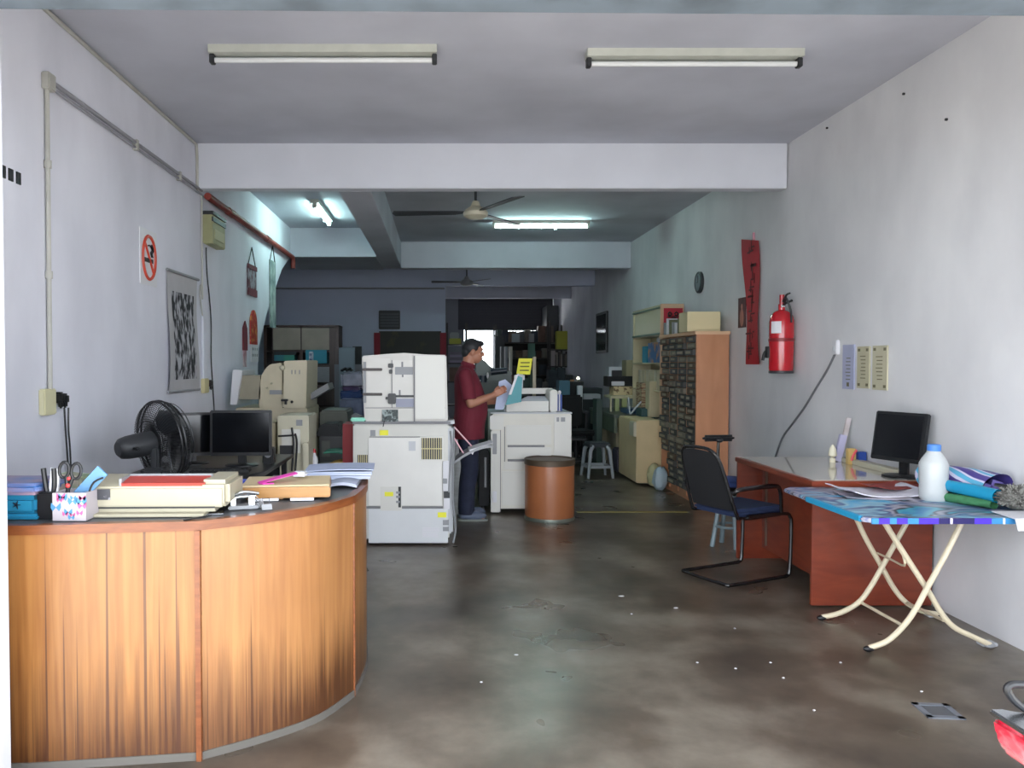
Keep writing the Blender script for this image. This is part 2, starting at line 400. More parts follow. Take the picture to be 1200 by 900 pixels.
# conduit with two runs
t = thing('wall_conduit', 'grey pipe conduit running down and along the left wall', 'conduit', onL(53,462))
a = onL(51,92); bb = onL(55,462); e = onL(234,222)
e.z = a.z
m = M(); o = Vector((.018,0,0)); m.tube([bb+o, a+o],.013); done('vertical_pipe', m, m_pipe, t)
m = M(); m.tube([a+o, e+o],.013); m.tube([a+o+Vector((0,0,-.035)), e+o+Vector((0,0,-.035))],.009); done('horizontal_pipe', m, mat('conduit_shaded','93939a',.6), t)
m = M(); m.box(XL, XL+.045, a.y-.03, a.y+.05, a.z-.06, a.z+.03, bev=.006); done('junction_box', m, m_pipe, t)
for zz in (.27,.62):
    m = M(); q = a.lerp(bb, zz)+o; m.cyl(q-Vector((0,0,.02)), q+Vector((0,0,.02)), .019); done('pipe_clip', m, m_pipe, t)
for zz in (.45,.78):
    m = M(); q = a.lerp(e, zz)+o; m.box(XL,XL+.035,q.y-.015,q.y+.015,q.z-.05,q.z+.02); done('pipe_clip', m, m_pipe, t)
# cable in the corner
m = M(); m.tube([(XL+.012,3.3,HC-.02),(XL+.012,5,HC-.025),(XL+.012,6.93,HC-.02),(XL+.012,6.945,3.3),(XL+.012,6.945,3.0)],.012); solo('ceiling_cable', m, m_pipe, 'thin grey cable run along the corner of left wall and ceiling', 'cable')
def socket(lab, c, w, h, plugs):
    t = thing('wall_socket', lab, 'socket', c)
    m = M(); m.box(XL, XL+.035, c.y-w/2, c.y+w/2, c.z-h/2, c.z+h/2, bev=.006); done('socket_box', m, m_gold if plugs==1 else mat('old_cream_box','cfcaa6',.5), t)
    for k in range(plugs):
        m = M(); y = c.y+w*.5+.03+k*.05; m.box(XL+.0, XL+.06, y-.025, y+.025, c.z-.01-k*.01, c.z+.05-k*.01, bev=.012)
        m.box(XL+.03, XL+.055, y-.012, y+.012, c.z-.04, c.z, bev=.008); done('plug', m, m_black, t)
    return t
c = onL(52,471); socket('cream wall socket with two black plugs on the left wall', c, .13, .14, 2)
for k, (pp) in enumerate([[(68,484),(70,510),(72,540),(75,556)],[(73,484),(73,505),(75,530),(77,556)]]):
    pts = [onL(*q)+Vector((.035,0,0)) for q in pp]; pts[0].z += .03; pts[-1].z -= .25
    m = M(); m.tube(pts,.005,6,4); solo('power_cord', m, m_black, ['black cord hanging from the left plug of the cream wall socket','black cord hanging from the right plug of the cream wall socket'][k], 'cord', )
# second drop
c = onL(238,452)
socket('small yellowed wall socket beside the ink scroll', c, .14, .13, 1)
t = thing('wall_conduit', 'narrow white pipe rising from the small socket beside the scroll', 'conduit', onL(237,446))
a = onL(233,228)+Vector((.015,0,0)); a2 = onL(233,350)+Vector((.015,0,0)); a3 = onL(236,446)+Vector((.015,0,0)); a2.y=a3.y; a.y=a3.y
m = M(); m.tube([a,a2],.008); done('upper_pipe', m, m_pipe, t)
m = M(); m.tube([a2+Vector((0,0,-.15)),a3],.013); done('lower_pipe', m, m_beam, t)
m = M(); m.tube([a2,a2+Vector((.01,-.08,.12)),a2+Vector((.01,-.1,.02)), a2+Vector((0,0,-.15))],.006,6,4); done('loose_loop', m, m_pipe, t)
m = M(); pts = [onL(240,290),onL(241,320),onL(244,350),onL(246,380),onL(246,420),onL(248,455),onL(250,490)]
for p in pts: p.x += .012
m.tube(pts,.006,6,4); solo('hanging_cable', m, m_dark, 'thin dark cable hanging down from the old meter box', 'cable')
# meter box
c0 = onL(237,251); c1 = onL(253,293)
t = thing('meter_box', 'yellowed metal switch box on left wall below the red pipe', 'box', (XL,(c0.y+c1.y)/2,c1.z))
m = M(); m.box(XL, XL+.09, c0.y, c1.y, c1.z, c0.z, bev=.008); done('box_body', m, mat('olive_cream','a5a57c',.6,amt=.15,scale=7), t)
m = M(); m.box(XL+.085, XL+.1, c0.y-.005, c1.y, c0.z-.06, c0.z-.02); m.box(XL, XL+.1, c0.y-.01, c1.y+.01, c0.z, c0.z+.03); done('black_strap', m, m_dark, t)
m = M(); m.box(XL+.088, XL+.096, c0.y+.06, c1.y-.06, c1.z+.05, c0.z-.12); done('cover_plate', m, mat('olive_cover','b7b58d',.6), t)
# red pipe
m = M(); m.tube([(XL+.05,7.12,2.985),(XL+.05,11.2,2.985),(XL+.05,11.24,2.93),(XL+.05,11.24,2.83)],.032,12)
for yy in (7.9,9.6): m.tube([(XL+.05,yy-.1,2.985),(XL+.05,yy+.1,2.985)],.038,12)
solo('red_pipe', m, mat('rust_red_pipe','8a3a32',.55,amt=.3,scale=9), 'rusty red pipe along the top of the left wall', 'pipe')
# brackets / holes
for k,(x,y) in enumerate([(3,201),(12,205),(21,209)]):
    c = onL(x,y); m = M(); m.box(XL-.0, XL+.006, c.y-.02, c.y+.02, c.z-.03, c.z+.03); solo('wall_slot', m, m_black, 'small black slot in a row of three on the left wall near the shop front', 'slot', 'black slots in the left wall')
# no smoking sign
a = onL(163,268); bq = onL(183,328)
cy = (a.y+bq.y)/2; cz = (a.z+bq.z)/2-.02; w = (bq.y-a.y); h = w*1.02
t = thing('no_smoking_sign', 'white no smoking sign with red ring and crossed cigarette', 'sign', (XL,cy,cz-.18))
m = M(); m.box(XL, XL+.006, a.y, bq.y, cz-.2, cz+.2); done('plate', m, mat('sign_white','d9d9dd',.4), t)
m = M()
ring = [(XL+.009, cy+.125*math.cos(q*PI/24), cz+.155*math.sin(q*PI/24)) for q in range(48)]
m.tube(ring,.012,6,closed=True); m.tube([(XL+.009,cy-.09,cz+.11),(XL+.009,cy+.09,cz-.11)],.010,6); done('prohibition_ring', m, mat('sign_red','c2452f',.5), t)
m = M(); m.box(XL+.006, XL+.012, cy-.09, cy+.04, cz-.035, cz-.005)
m.box(XL+.006, XL+.012, cy+.048, cy+.06, cz-.035, cz-.005); m.box(XL+.006, XL+.012, cy+.066, cy+.078, cz-.035, cz-.005)
m.tube([(XL+.01,cy+.05,cz+.01),(XL+.01,cy+.03,cz+.04),(XL+.01,cy+.06,cz+.06),(XL+.01,cy+.02,cz+.09),(XL+.01,cy-.02,cz+.085)],.006,6,4)
m.tube([(XL+.01,cy+.075,cz+.01),(XL+.01,cy+.055,cz+.035),(XL+.01,cy+.085,cz+.06),(XL+.01,cy+.05,cz+.1)],.005,6,4); done('cigarette', m, m_black, t)
# ink painting scroll
m_ink = mat('ink_picture','1c1c22',.8,col2='b3b3b8',scale=11,detail=6,lo=.45,hi=.58,stretch=(1,1.6,.9))
a = onL(194,318); bq = onL(230,458)
t = thing('hanging_scroll', 'tall ink painting scroll hanging on the left wall', 'scroll', (XL,(a.y+bq.y)/2,1.2))
ztop = P(0,0,1).z
zt = onL(212,322).z; zb = onL(212,458).z
m = M(); m.sheet(lambda u,v:(XL+.02+.012*math.sin(v*5+u),a.y+(bq.y-a.y)*u,zb+(zt-zb)*v),6,20); done('paper', m, mat('scroll_paper','bdbcbe',.8,amt=.1,scale=4), t)
m = M()
fv = lambda u,v:(XL+.024+.012*math.sin((.10+.74*v)*5+(.12+.76*u)),a.y+(bq.y-a.y)*(.12+.76*u),zb+(zt-zb)*(.10+.74*v))
m.sheet(fv,6,20); done('painted_panel', m, m_ink, t)
m = M(); m.cyl((XL+.02,a.y-.02,zt),(XL+.02,bq.y+.02,zt),.012); done('top_rod', m, m_grey, t)
m = M(); m.cyl((XL+.02,a.y-.02,zb),(XL+.02,bq.y+.02,zb),.012); done('bottom_rod', m, m_grey, t)
# small hangings
def hang(name, lab, cat, x0,y0,x1,y1, mt, extra=None, cord=True):
    a = onL(x0,y0); q = onL(x1,y1); cz0 = onL((x0+x1)/2,y1).z; cz1 = onL((x0+x1)/2,y0).z
    t = thing(name, lab, cat, (XL,(a.y+q.y)/2,cz0))
    m = M(); m.box(XL+.004, XL+.016, a.y, q.y, cz0, cz1); done('panel', m, mt, t)
    if cord:
        m = M(); m.tube([(XL+.012,a.y+.03,cz1),(XL+.012,(a.y+q.y)/2,cz1+.2),(XL+.012,q.y-.03,cz1)],.006,6); done('hanging_cord', m, m_dark, t)
    return t, a.y, q.y, cz0, cz1
t,y0,y1,z0,z1 = hang('wall_hanging','grey and maroon paper hanging with triangular cord on left wall','hanging',289,311,299,347, mat('faded_card','8e8a92',.8,col2='5c3640',scale=11,lo=.45,hi=.55))
for za,zb_ in ((z1-.05,z1),(z0,z0+.08)): m = M(); m.box(XL+.016, XL+.024, y0-.01, y1+.01, za, zb_); done('end_strip', m, mat('maroon','6a2a34',.7), t)
hang('wall_scroll','narrow pale scroll hanging at the far end of left wall','scroll',315,306,322,384, mat('pale_green_paper','a5b0ac',.8,col2='5f7070',scale=6))
t = thing('wall_calendar','wall calendar with round red top and white date sheet','calendar', onL(296,424))
c = onL(296,383); m = M(); m.lathe([(0,.0),(.19,.0),(.19,.014),(0,.014)],(XL+.004,c.y,c.z),24,(0,PI/2,0),sx=1.0,sy=.85); m.box(XL+.004,XL+.018,c.y-.16,c.y+.16,c.z-.2,c.z); done('red_top', m, mat('calendar_red','ad2c26',.6,col2='d08a4a',scale=14,lo=.5,hi=.62), t)
m = M(); d = onL(297,424); m.box(XL+.004,XL+.014,c.y-.12,c.y+.22,d.z,c.z-.2); done('date_sheet', m, m_white, t)
m = M()
for i in range(4):
    for j in range(5): m.box(XL+.014,XL+.016,c.y-.09+i*.075,c.y-.05+i*.075,d.z+.06+j*.07,d.z+.09+j*.07)
done('date_print', m, m_grey, t)
t = thing('pennant_decoration','long pink paper strip with dark red pointed top on left wall','decoration', onL(286,428))
c = onL(286,376); m = M(); m.prism([(c.y-.09,c.z-.32),(c.y+.09,c.z-.32),(c.y+.09,c.z-.08),(c.y,c.z),(c.y-.09,c.z-.08)],XL+.004,XL+.016,'x'); done('pointed_top', m, mat('maroon_card','6d2430',.7), t)
m = M(); d = onL(286,430); m.box(XL+.004,XL+.01,c.y-.07,c.y+.06,d.z,c.z-.32); done('paper_strip', m, mat('pink_print','a87a84',.7,col2='c9b9bd',scale=12), t)
# --------------------------------------------------------- right wall fittings
def onR(x, y): return PX(x, y, XR)
c = onR(821,331)
t = thing('wall_clock','round dark wall clock high on the right wall','clock', c)
m = M(); m.lathe([(.0,0),(.125,0),(.125,.03),(.105,.04),(.1,.03)],(XR,c.y,c.z),28,(0,-PI/2,0)); done('clock_rim', m, m_dark, t)
m = M(); m.lathe([(0,.026),(.103,.026),(.103,.032),(0,.032)],(XR,c.y,c.z),28,(0,-PI/2,0)); done('dial', m, mat('dial_grey','7f888c',.5), t)
m = M(); m.box(XR-.036,XR-.033,c.y-.004,c.y+.004,c.z,c.z+.08); m.box(XR-.036,XR-.033,c.y,c.y+.05,c.z-.004,c.z+.004); done('clock_hands', m, m_black, t)
# red couplet banner
t = thing('red_banner','long red paper banner with black brushed characters on right wall','banner', onR(888,428))
yA = onR(895,300).y; yB = onR(874,300).y; zt = onR(884,285).z; zb = onR(884,427).z
yc = (yA+yB)/2
def ban(u,v): # u across (0 near .. 1 far), v up
    w = .3+.08*v
    sh = .10*v
    return (XR-.03-.015*math.sin(v*6+u*2), yc-.07+sh+(u-.5)*w, zb+(zt-zb)*v+(.07*u if v>.99 else 0)-.0)
m = M(); m.sheet(ban,4,24); done('paper', m, mat('banner_red','ae1f2b',.7,amt=.2,scale=3), t)
m = M()
rb = random.Random(3)
for k in range(7):
    v = .93-k*.135; p = ban(.5,v)
    for i in range(5):
        dy = rb.uniform(-.07,.07); dz = rb.uniform(-.06,.06); w_ = rb.uniform(.03,.07); 
        if i%2: w_, h_ = .008, w_
        else: h_ = .008
        m.box(p[0]-.004,p[0]-.0015,p[1]+dy-w_,p[1]+dy+w_,p[2]+dz-h_,p[2]+dz+h_)
done('black_writing', m, mat('ink_on_red','5a1018',.7), t)
m = M(); m.tube([(XR-.01,yc,zt),(XR-.01,yc,zt+.1)],.012,6); done('hanging_tab', m, mat('pink_tab','c08a96',.7), t)
# small picture
a = onR(875,350); q = onR(866,384); zc0 = onR(870,384).z; zc1 = onR(870,349).z
t = thing('small_picture','small dark red picture card beside the red banner','picture',(XR,(a.y+q.y)/2,zc0))
m = M(); m.box(XR-.01,XR-.002,a.y,q.y,zc0,zc1); done('card', m, mat('brown_print','5b2d2e',.6,amt=.4,scale=9), t)
m = M(); m.sph((XR-.01,(a.y+q.y)/2,zc0+.1),(.004,.05,.09)); m.sph((XR-.01,(a.y+q.y)/2,zc0+.21),(.004,.025,.03)); done('printed_figure', m, mat('skin_print','a5685a',.6), t)
# extinguisher
c = onR(931,436); y = c.y; x = XR-.115
t = thing('fire_extinguisher','red fire extinguisher with white label mounted on right wall','extinguisher',(x,y,c.z))
m = M(); m.lathe([(.0,0),(.09,0),(.098,.015),(.098,.02),(.1,.03),(.1,.43),(.09,.48),(.06,.515),(.03,.53),(.0,.53)],(x,y,c.z),32); done('cylinder', m, m_red, t)
m = M(); m.lathe([(.103,0),(.105,.01),(.105,.018),(.103,.028)],(x,y,c.z+.26),32); done('strap', m, mat('dark_red','7a1018',.4), t)
m = M(); m.lathe([(.085,-.012),(.1,-.01),(.1,.012),(.09,.014)],(x,y,c.z),32); done('foot_ring', m, m_dark, t)
m = M(); m.cyl((x,y,c.z+.525),(x,y,c.z+.58),.028); m.cyl((x,y,c.z+.58),(x,y,c.z+.66),.02); done('valve', m, m_red, t)
m = M(); m.box(x-.015,x+.015,y-.03,y+.03,c.z+.55,c.z+.575,bev=.004); done('white_collar', m, m_white, t)
m = M(); m.tube([(x,y-.02,c.z+.57),(x,y-.1,c.z+.585),(x+.02,y-.15,c.z+.6)],.01,8,3); m.tube([(x,y-.02,c.z+.6),(x,y-.09,c.z+.65),(x,y-.15,c.z+.66)],.009,8,3); done('squeeze_handle', m, m_dark, t)
m = M(); m.tube([(x,y-.05,c.z+.57),(x-.03,y-.15,c.z+.62),(x,y-.17,c.z+.52),(x+.03,y-.12,c.z+.42)],.009,8,4); done('gauge_hose', m, m_dark, t)
m = M()
m.sheet(lambda u,v:(x-.1015*math.cos(-.45+u*.9+.7), y-.1015*math.sin(-.45+u*.9+.7), c.z+.33+.1*v),8,1); done('white_label', m, m_white, t)
m = M(); m.tube([(x-.09,y+.04,c.z+.2),(x-.12,y+.06,c.z+.16),(x-.13,y+.07,c.z+.1)],.013,8,3); m.box(x-.12,x-.09,y+.0,y+.05,c.z+.12,c.z+.22,bev=.004); done('nozzle', m, m_black, t)
# switch + cable
c = onR(982,407)
t = thing('wall_switch','small white switch box on right wall beside the hung cards','switch',c)
m = M(); m.box(XR-.03,XR,c.y-.035,c.y+.035,c.z-.055,c.z+.055,bev=.005); done('switch_box', m, m_white, t)
m = M(); m.box(XR-.038,XR-.03,c.y-.012,c.y+.012,c.z-.03,c.z+.005,bev=.003); done('rocker', m, m_lgrey, t)
m = M(); pts = [onR(*p) for p in ((981,413),(972,432),(958,455),(944,478),(930,497),(918,514),(907,533))]
for p in pts: p.x -= .012
pts[-1].z -= .1
m.tube(pts,.009,6,4); solo('wall_cable', m, mat('grey_cable','6d6f72',.5), 'grey cable running down the right wall from the white switch', 'cable')
for k,(x0,x1,yt,yb,col,lab) in enumerate([(988,1003,404,456,'a9adc6','bluish printed card pinned on right wall'),(1005,1021,406,455,'b9b398','cream printed card with dark corners, middle of three hung on right wall'),(1023,1042,405,457,'bfbaa0','cream printed card nearest the shop front of three hung on right wall')]):
    a = onR(x1,yb); q = onR(x0,yb); xm=(x0+x1)/2; z1 = onR(xm,yt).z; z0 = onR(xm,yb).z
    t = thing('hung_card', lab, 'card', (XR,(a.y+q.y)/2,z0))
    m = M(); m.box(XR-.012,XR-.002,a.y+.01,q.y-.01,z0,z1); done('card_sheet', m, mat('card_%s'%('bluish','cream','pale')[k],col,.6,amt=.08,scale=8), t)
    m = M()
    yy0, yy1 = a.y+.01, q.y-.01; w = yy1-yy0
    for i in range(7): m.box(XR-.0135,XR-.012,yy0+w*.3,yy1-w*.3+R.uniform(-.01,.01),z0+.07+i*.026,z0+.076+i*.026)
    if k:
        for s in (0,1):
            for zz in (z0+.015,z1-.035):
                m.box(XR-.0135,XR-.012,yy0+.012 if s==0 else yy1-.042,yy0+.042 if s==0 else yy1-.012,zz,zz+.02)
    else: m.box(XR-.0135,XR-.012,yy0+w*.4,yy1-w*.4,z0+.02,z0+.05)
    done('printing', m, mat('faint_print','6b664f',.7), t)
# wall mirror panel in the rear
a = onR(713,368); q = onR(700,368); m_ = M()
z1 = onR(706,366).z; z0 = onR(706,414).z
t = thing('wall_mirror','narrow dark framed panel on the far right wall','panel',(XR,(a.y+q.y)/2,z0))
m_.box(XR-.03,XR,a.y,q.y,z0,z1,bev=.01); done('frame', m_, m_black, t)
m_ = M(); m_.box(XR-.034,XR-.029,a.y+.08,q.y-.08,z0+.05,z1-.05); done('glass', m_, mat('dark_glass','20302c',.1), t)
for k,(x,y) in enumerate([(1060,110),(970,150),(1110,140)]):
    c = onR(x,y); m = M(); m.cyl((XR,c.y,c.z),(XR-.012,c.y,c.z),.008); solo('nail', m, m_dark, 'small nail in the upper right wall', 'nail','nails in the upper right wall')
# back wall things
c0 = P(444,364,15.5); c1 = P(469,386,15.5)
t = thing('wall_vent','small dark louvred vent on the back wall','vent',((c0.x+c1.x)/2,15.5,c1.z))
m = M(); m.box(c0.x,c1.x,15.45,15.5,c1.z,c0.z,bev=.01); done('vent_frame', m, m_dark, t)
m = M()
for k in range(5): zz=c1.z+.05+k*(c0.z-c1.z-.08)/5; m.box(c0.x+.03,c1.x-.03,15.43,15.45,zz,zz+.03)
done('louvre', m, mat('louvre_grey','4a5055',.6), t)
c0 = P(438,388,15.4); c1 = P(523,416,15.4)
t = thing('framed_painting','wide dark landscape picture with red side strips on the back wall','picture',((c0.x+c1.x)/2,15.45,c1.z-.3))
m = M(); m.box(c0.x+.1,c1.x-.1,15.44,15.49,c1.z-.3,c0.z); done('picture_panel', m, mat('dark_landscape','2c2c26',.6,col2='6b5a2c',scale=2.5,lo=.55,hi=.85), t)
for s in (0,1):
    m = M(); xx = c0.x if s==0 else c1.x-.12; m.box(xx,xx+.12,15.43,15.49,c1.z-.3,c0.z-.03); done('red_strip', m, mat('strip_red','8a2230',.7), t)
m = M(); m.tube([(-3.2,15.46,P(400,338,15.46).z),(.1,15.46,P(400,338,15.46).z)],.02,6); solo('wall_pipe', m, m_grey, 'thin grey pipe running across the back wall', 'pipe')
# outlet at far corner (cable from cabinet)
# --------------------------------------------------------- floor odds
a = PH(1075,826,.0); q = PH(1124,842,.0)
t = thing('floor_drain','square grey metal drain cover in the floor at right front','drain',((a.x+q.x)/2,(a.y+q.y)/2,0),-.1)
m = lm(t); s_ = .075
m.box(-s_,s_,-s_,-s_+.025,0,.006); m.box(-s_,s_,s_-.025,s_,0,.006); m.box(-s_,-s_+.025,-s_,s_,0,.006); m.box(s_-.025,s_,-s_,s_,0,.006); done('drain_frame', m, mat('drain_metal','80858e',.4,metal=.4), t)
m = lm(t); m.box(-s_+.02,s_-.02,-s_+.02,s_-.02,0,.003); done('drain_plate', m, mat('drain_dark','55575b',.5), t)
for k,(x,y) in enumerate([(605,768),(728,699),(792,713),(861,737),(903,777),(918,795),(862,784),(817,777),(954,833),(1080,811),(564,800),(985,777),(740,720),(1153,757)]):
    c = PH(x,y,.0); m = M(); m.sph((c.x,c.y,.003),(.012+R.random()*.01 if k<3 else .007,.006,.003),8); solo('paper_scrap', m, m_white, 'tiny white scrap lying on the concrete floor', 'scrap', 'scraps on the floor')
# ============================================================= RECEPTION COUNTER
HT = .907
def smooth_path(pts, n=6):
    pts = [Vector((*p,0)) for p in pts]; out = []
    for i in range(len(pts)-1):
        p0,p1,p2,p3 = pts[max(i-1,0)],pts[i],pts[i+1],pts[min(i+2,len(pts)-1)]
        for k in range(n):
            t=k/n; out.append(.5*((2*p1)+(p2-p0)*t+(2*p0-5*p1+4*p2-p3)*t*t+(3*p1-p0-3*p2+p3)*t**3))
    out.append(pts[-1]); return [(p.x,p.y) for p in out]
def offset(path, d):
    out = []
    for i,p in enumerate(path):
        a = Vector(path[max(i-1,0)]); b_ = Vector(path[min(i+1,len(path)-1)]); t = (b_-a).normalized(); n = Vector((-t.y,t.x))
        out.append((p[0]+n.x*d, p[1]+n.y*d))
    return out
flat = [(-2.08,2.86),(-1.5,2.88),(-.905,2.96)]
curve = smooth_path([(-.905,2.96),(-.70,3.10),(-.508,3.28),(-.385,3.53)],6)
side = smooth_path([(-.385,3.53),(-.36,3.86),(-.395,4.2)],4)
m_cw = wood('orange_veneer','a8743f','905c2c','3a1c0e',scale=2.4,rough=.38,stain=1)
m_cw2 = wood('pale_veneer','b5814e','a06c41','3e2010',scale=2.2,rough=.38,stain=1)
m_cedge = wood('counter_edge_wood','8a4f28','743f1e',scale=4,grain=(3,3,14))
def strip(path, d0, d1, z0, z1):
    m = M(); o = offset(path,d0); i_ = offset(path,d1); m.prism(o+i_[::-1], z0, z1); return m
t = thing('reception_counter','curved orange wood-veneer reception counter with water-stained base','counter',(-1.2,3.4,0))
done('front_panel', strip(flat,0,.02,0,HT-.035), m_cw, t)
done('curved_panel', strip(curve,0,.02,0,HT-.035), m_cw2, t, angle=60)
done('side_panel', strip(side,0,.02,0,HT-.035), m_cw, t, angle=60)
m = M(); m.box(-.915,-.895,2.945,2.965,0,HT-.035); done('joint_strip', m, m_cedge, t)
m = M(); m.cyl((-.383,3.53,0),(-.383,3.53,HT-.035),.006); done('joint_strip', m, m_cedge, t)
whole = flat[:-1]+curve[:-1]+side
done('top_edge', strip(whole,-.008,.03,HT-.035,HT), m_cedge, t, angle=60)
inner = [(-2.08,3.55),(-1.35,3.55),(-1.0,3.62),(-.88,3.8),(-.88,4.2)]
m = M(); m.prism(offset(whole,.03)+inner[::-1], HT-.03, HT-.004); done('worktop', m, mat('dark_laminate','57595c',.45,amt=.1,scale=4), t)
m = M(); m.box(-.86,-.43,4.17,4.195,0,HT-.035); done('end_panel', m, m_cedge, t)
m = M(); o = whole; m.prism(offset(whole,-.006)+offset(whole,.0)[::-1], 0, .03); done('base_seal', m, mat('sealant_grey','5e5a54',.8), t, angle=60)
m = M(); m.box(-2.05,-1.45,3.5,3.53,0,HT-.03); m.box(-.9,-.87,3.85,4.19,0,HT-.03); done('inner_panel', m, m_cedge, t)
# --- things on the counter
# tin box
def onC(x,y,h=HT): return PH(x,y,h)
t = thing('storage_tin','bright blue box with star pattern and striped lid at left end of the counter','box',(-1.68,3.1,HT))
m = M(); m.box(-1.86,-1.525,2.99,3.22,HT+.012,HT+.09,bev=.02); done('box_body', m, mat('sky_blue_tin','2582a6',.4), t)
m = M(); m.box(-1.87,-1.515,2.98,3.23,HT,HT+.02,bev=.008); done('base_rim', m, mat('sky_blue_rim','2582a8',.4), t)
m = M(); m.box(-1.865,-1.52,2.985,3.225,HT+.09,HT+.135,bev=.015); done('lid', m, mat('striped_lid','4c78b4',.5,col2='a78ea0',scale=5,stretch=(1,1,12)), t)
m = M()
for cx in (-1.60,-1.66):
    for k in range(5):
        a = k*2*PI/5; m.prism([(cx+.003*math.cos(a+1.57),HT+.055+.003*math.sin(a+1.57)),(cx+.017*math.cos(a),HT+.055+.017*math.sin(a)),(cx+.003*math.cos(a-1.57),HT+.055+.003*math.sin(a-1.57))],2.985,2.991,'y')
done('star_print', m, mat('star_black','1d2233',.5), t)
# packs behind the cups
m = M(); m.box(-1.62,-1.5,3.3,3.42,HT,HT+.12,bev=.01,rot=(0,.1,0)); solo('packet', m, mat('pink_green_wrap','c9b0a8',.5,col2='4c8a5a',scale=8), 'crumpled pale packet standing behind the blue box', 'packet')
t = thing('pen_holder','black pen holder next to the blue box','pen holder',(-1.485,3.03,HT))
m = M(); m.box(-1.525,-1.455,2.99,3.06,HT,HT+.1,bev=.006); m.box(-1.515,-1.465,3.0,3.05,HT+.1,HT+.102); done('cup', m, m_black, t)
t = thing('stationery_cup','square white cup printed with coloured butterflies','cup',(-1.39,3.02,HT))
m = M(); m.box(-1.45,-1.325,2.96,2.975,HT,HT+.105); m.box(-1.45,-1.325,3.065,3.08,HT,HT+.105); m.box(-1.45,-1.438,2.975,3.065,HT,HT+.105); m.box(-1.337,-1.325,2.975,3.065,HT,HT+.105); m.box(-1.44,-1.33,2.97,3.07,HT,HT+.01)
done('cup', m, mat('cup_white','b0a9ae',.4), t)
m = M()
rb = random.Random(5)
def butterflies(m, n):
    for i in range(n):
        x = rb.uniform(-1.44,-1.335); z = HT+rb.uniform(.012,.095); s_ = rb.uniform(.009,.018)
        for sg in (-1,1): m.prism([(x,z),(x+sg*s_,z+s_),(x+sg*s_*1.1,z),(x+sg*s_*.7,z-s_*.8)][::sg], 2.9585,2.961,'y')
m = M(); butterflies(m,7); done('blue_print', m, mat('print_blue','4a86b0',.5), t)
m = M(); butterflies(m,8); done('pink_print', m, mat('print_pink','c65a90',.5), t)
def scissors(lab, x, y, z, ang, s=1, tw=0):
    t = thing('scissors', lab, 'scissors', (x,y,z))
    Bm = Matrix.Translation((x,y,z))@Matrix.Rotation(tw,4,'Z')@Matrix.Rotation(ang,4,'Y')@Matrix.Scale(s,4)
    for sg in (-1,1):
        m = M(); m.X = Bm
        loop = [(sg*(.022+.018*math.cos(q*PI/8)),0,.155+.03*math.sin(q*PI/8)) for q in range(16)]
        m.tube(loop,.006,8,closed=True); m.tube([(sg*.012,0,.13),(sg*.005,0,.1),(-sg*.003,0,.07)],[.008,.008,.007],8); done('handle', m, m_black, t)
        m = M(); m.X = Bm; m.box(-.006+sg*.003,.006+sg*.003,-.0015+sg*.0015,.0015+sg*.0015,-.05,.07); done('blade', m, m_steel, t)
    m = M(); m.X = Bm; m.sph((0,-.007,.098),(.009,.005,.009)); m.sph((0,-.007,.125),(.007,.004,.007)); done('red_grip', m, mat('scissor_red','c43a3a',.4), t)
scissors('black-handled scissors with red grips standing in the butterfly cup', -1.42,3.0,HT+.03,.12,1.0,.1)
t = thing('pliers','black-handled cutter standing in the black pen holder','cutter',(-1.49,3.02,HT+.05))
for sg in (-1,1):
    m = M(); m.tube([(-1.487,3.02,HT+.05),(-1.487+sg*.016,3.02,HT+.12),(-1.492+sg*.02,3.02,HT+.19)],[.006,.01,.01],8,3); done('handle', m, m_black, t)
m = M(); m.box(-1.49,-1.455,3.02,3.03,HT+.07,HT+.19,rot=(0,.1,0)); solo('paper_slip', m, m_white, 'pale blue slip sticking up between the cutter and the scissors', 'paper')
m = M(); m.box(-1.36,-1.31,3.02,3.03,HT+.06,HT+.2,rot=(0,.75,0)); solo('ruler', m, mat('light_blue_plastic','5f8cb4',.4), 'light blue ruler leaning out of the butterfly cup', 'ruler')
m = M(); m.tube([(-1.34,3.0,HT+.03),(-1.33,3.0,HT+.1),(-1.31,3.0,HT+.14),(-1.28,3.01,HT+.155)],.004,6,3); solo('pen', m, m_black, 'thin black pen at the right edge of the butterfly cup', 'pen')
# binding machine
t = thing('laminator','cream desktop binding machine with long red strip on the counter','laminator',(-1.08,3.2,HT),.03)
m = lm(t); m.box(-.3,.17,-.17,.12,0,.012,bev=.003); m.box(-.27,.2,-.12,.12,.012,.03); done('base_plate', m, mat('laminator_cream','a39d88',.5,amt=.05,scale=4), t)
m = lm(t); m.prism([(-.13,.03),(-.13,.108),(-.12,.116),(-.02,.132),(.10,.132),(.14,.12),(.14,.03)],-.31,.235,'x',bev=.006); m.box(.135,.255,-.125,.14,.03,.135,bev=.018); done('housing', m, mat('laminator_cream','a39d88',.5), t)
m = lm(t)
m.hexa([(-.16,-.122,.112),(.16,-.122,.112),(.16,-.02,.130),(-.16,-.02,.130),(-.16,-.124,.124),(.16,-.124,.124),(.16,-.022,.139),(-.16,-.022,.139)]); done('red_strip', m, mat('orange_red','a83226',.4), t)
m = lm(t); m.box(-.17,.165,-.02,-.005,.128,.146,bev=.003); m.box(-.17,-.16,-.12,-.02,.11,.142); done('grey_bar', m, m_grey, t)
m = lm(t); m.box(-.285,-.2,-.134,-.129,.062,.103); done('rating_label', m, mat('label_dark','35363c',.4,col2='8b8c93',scale=25,lo=.5,hi=.56), t)
m = lm(t); m.box(-.29,-.26,-.17,-.13,.0,.04,bev=.004); m.cyl((-.275,-.19,.015),(-.275,-.15,.015),.008); done('side_latch', m, m_dark, t)
m = lm(t); m.box(-.28,.2,-.125,-.12,.026,.032); done('paper_slot', m, m_black, t)
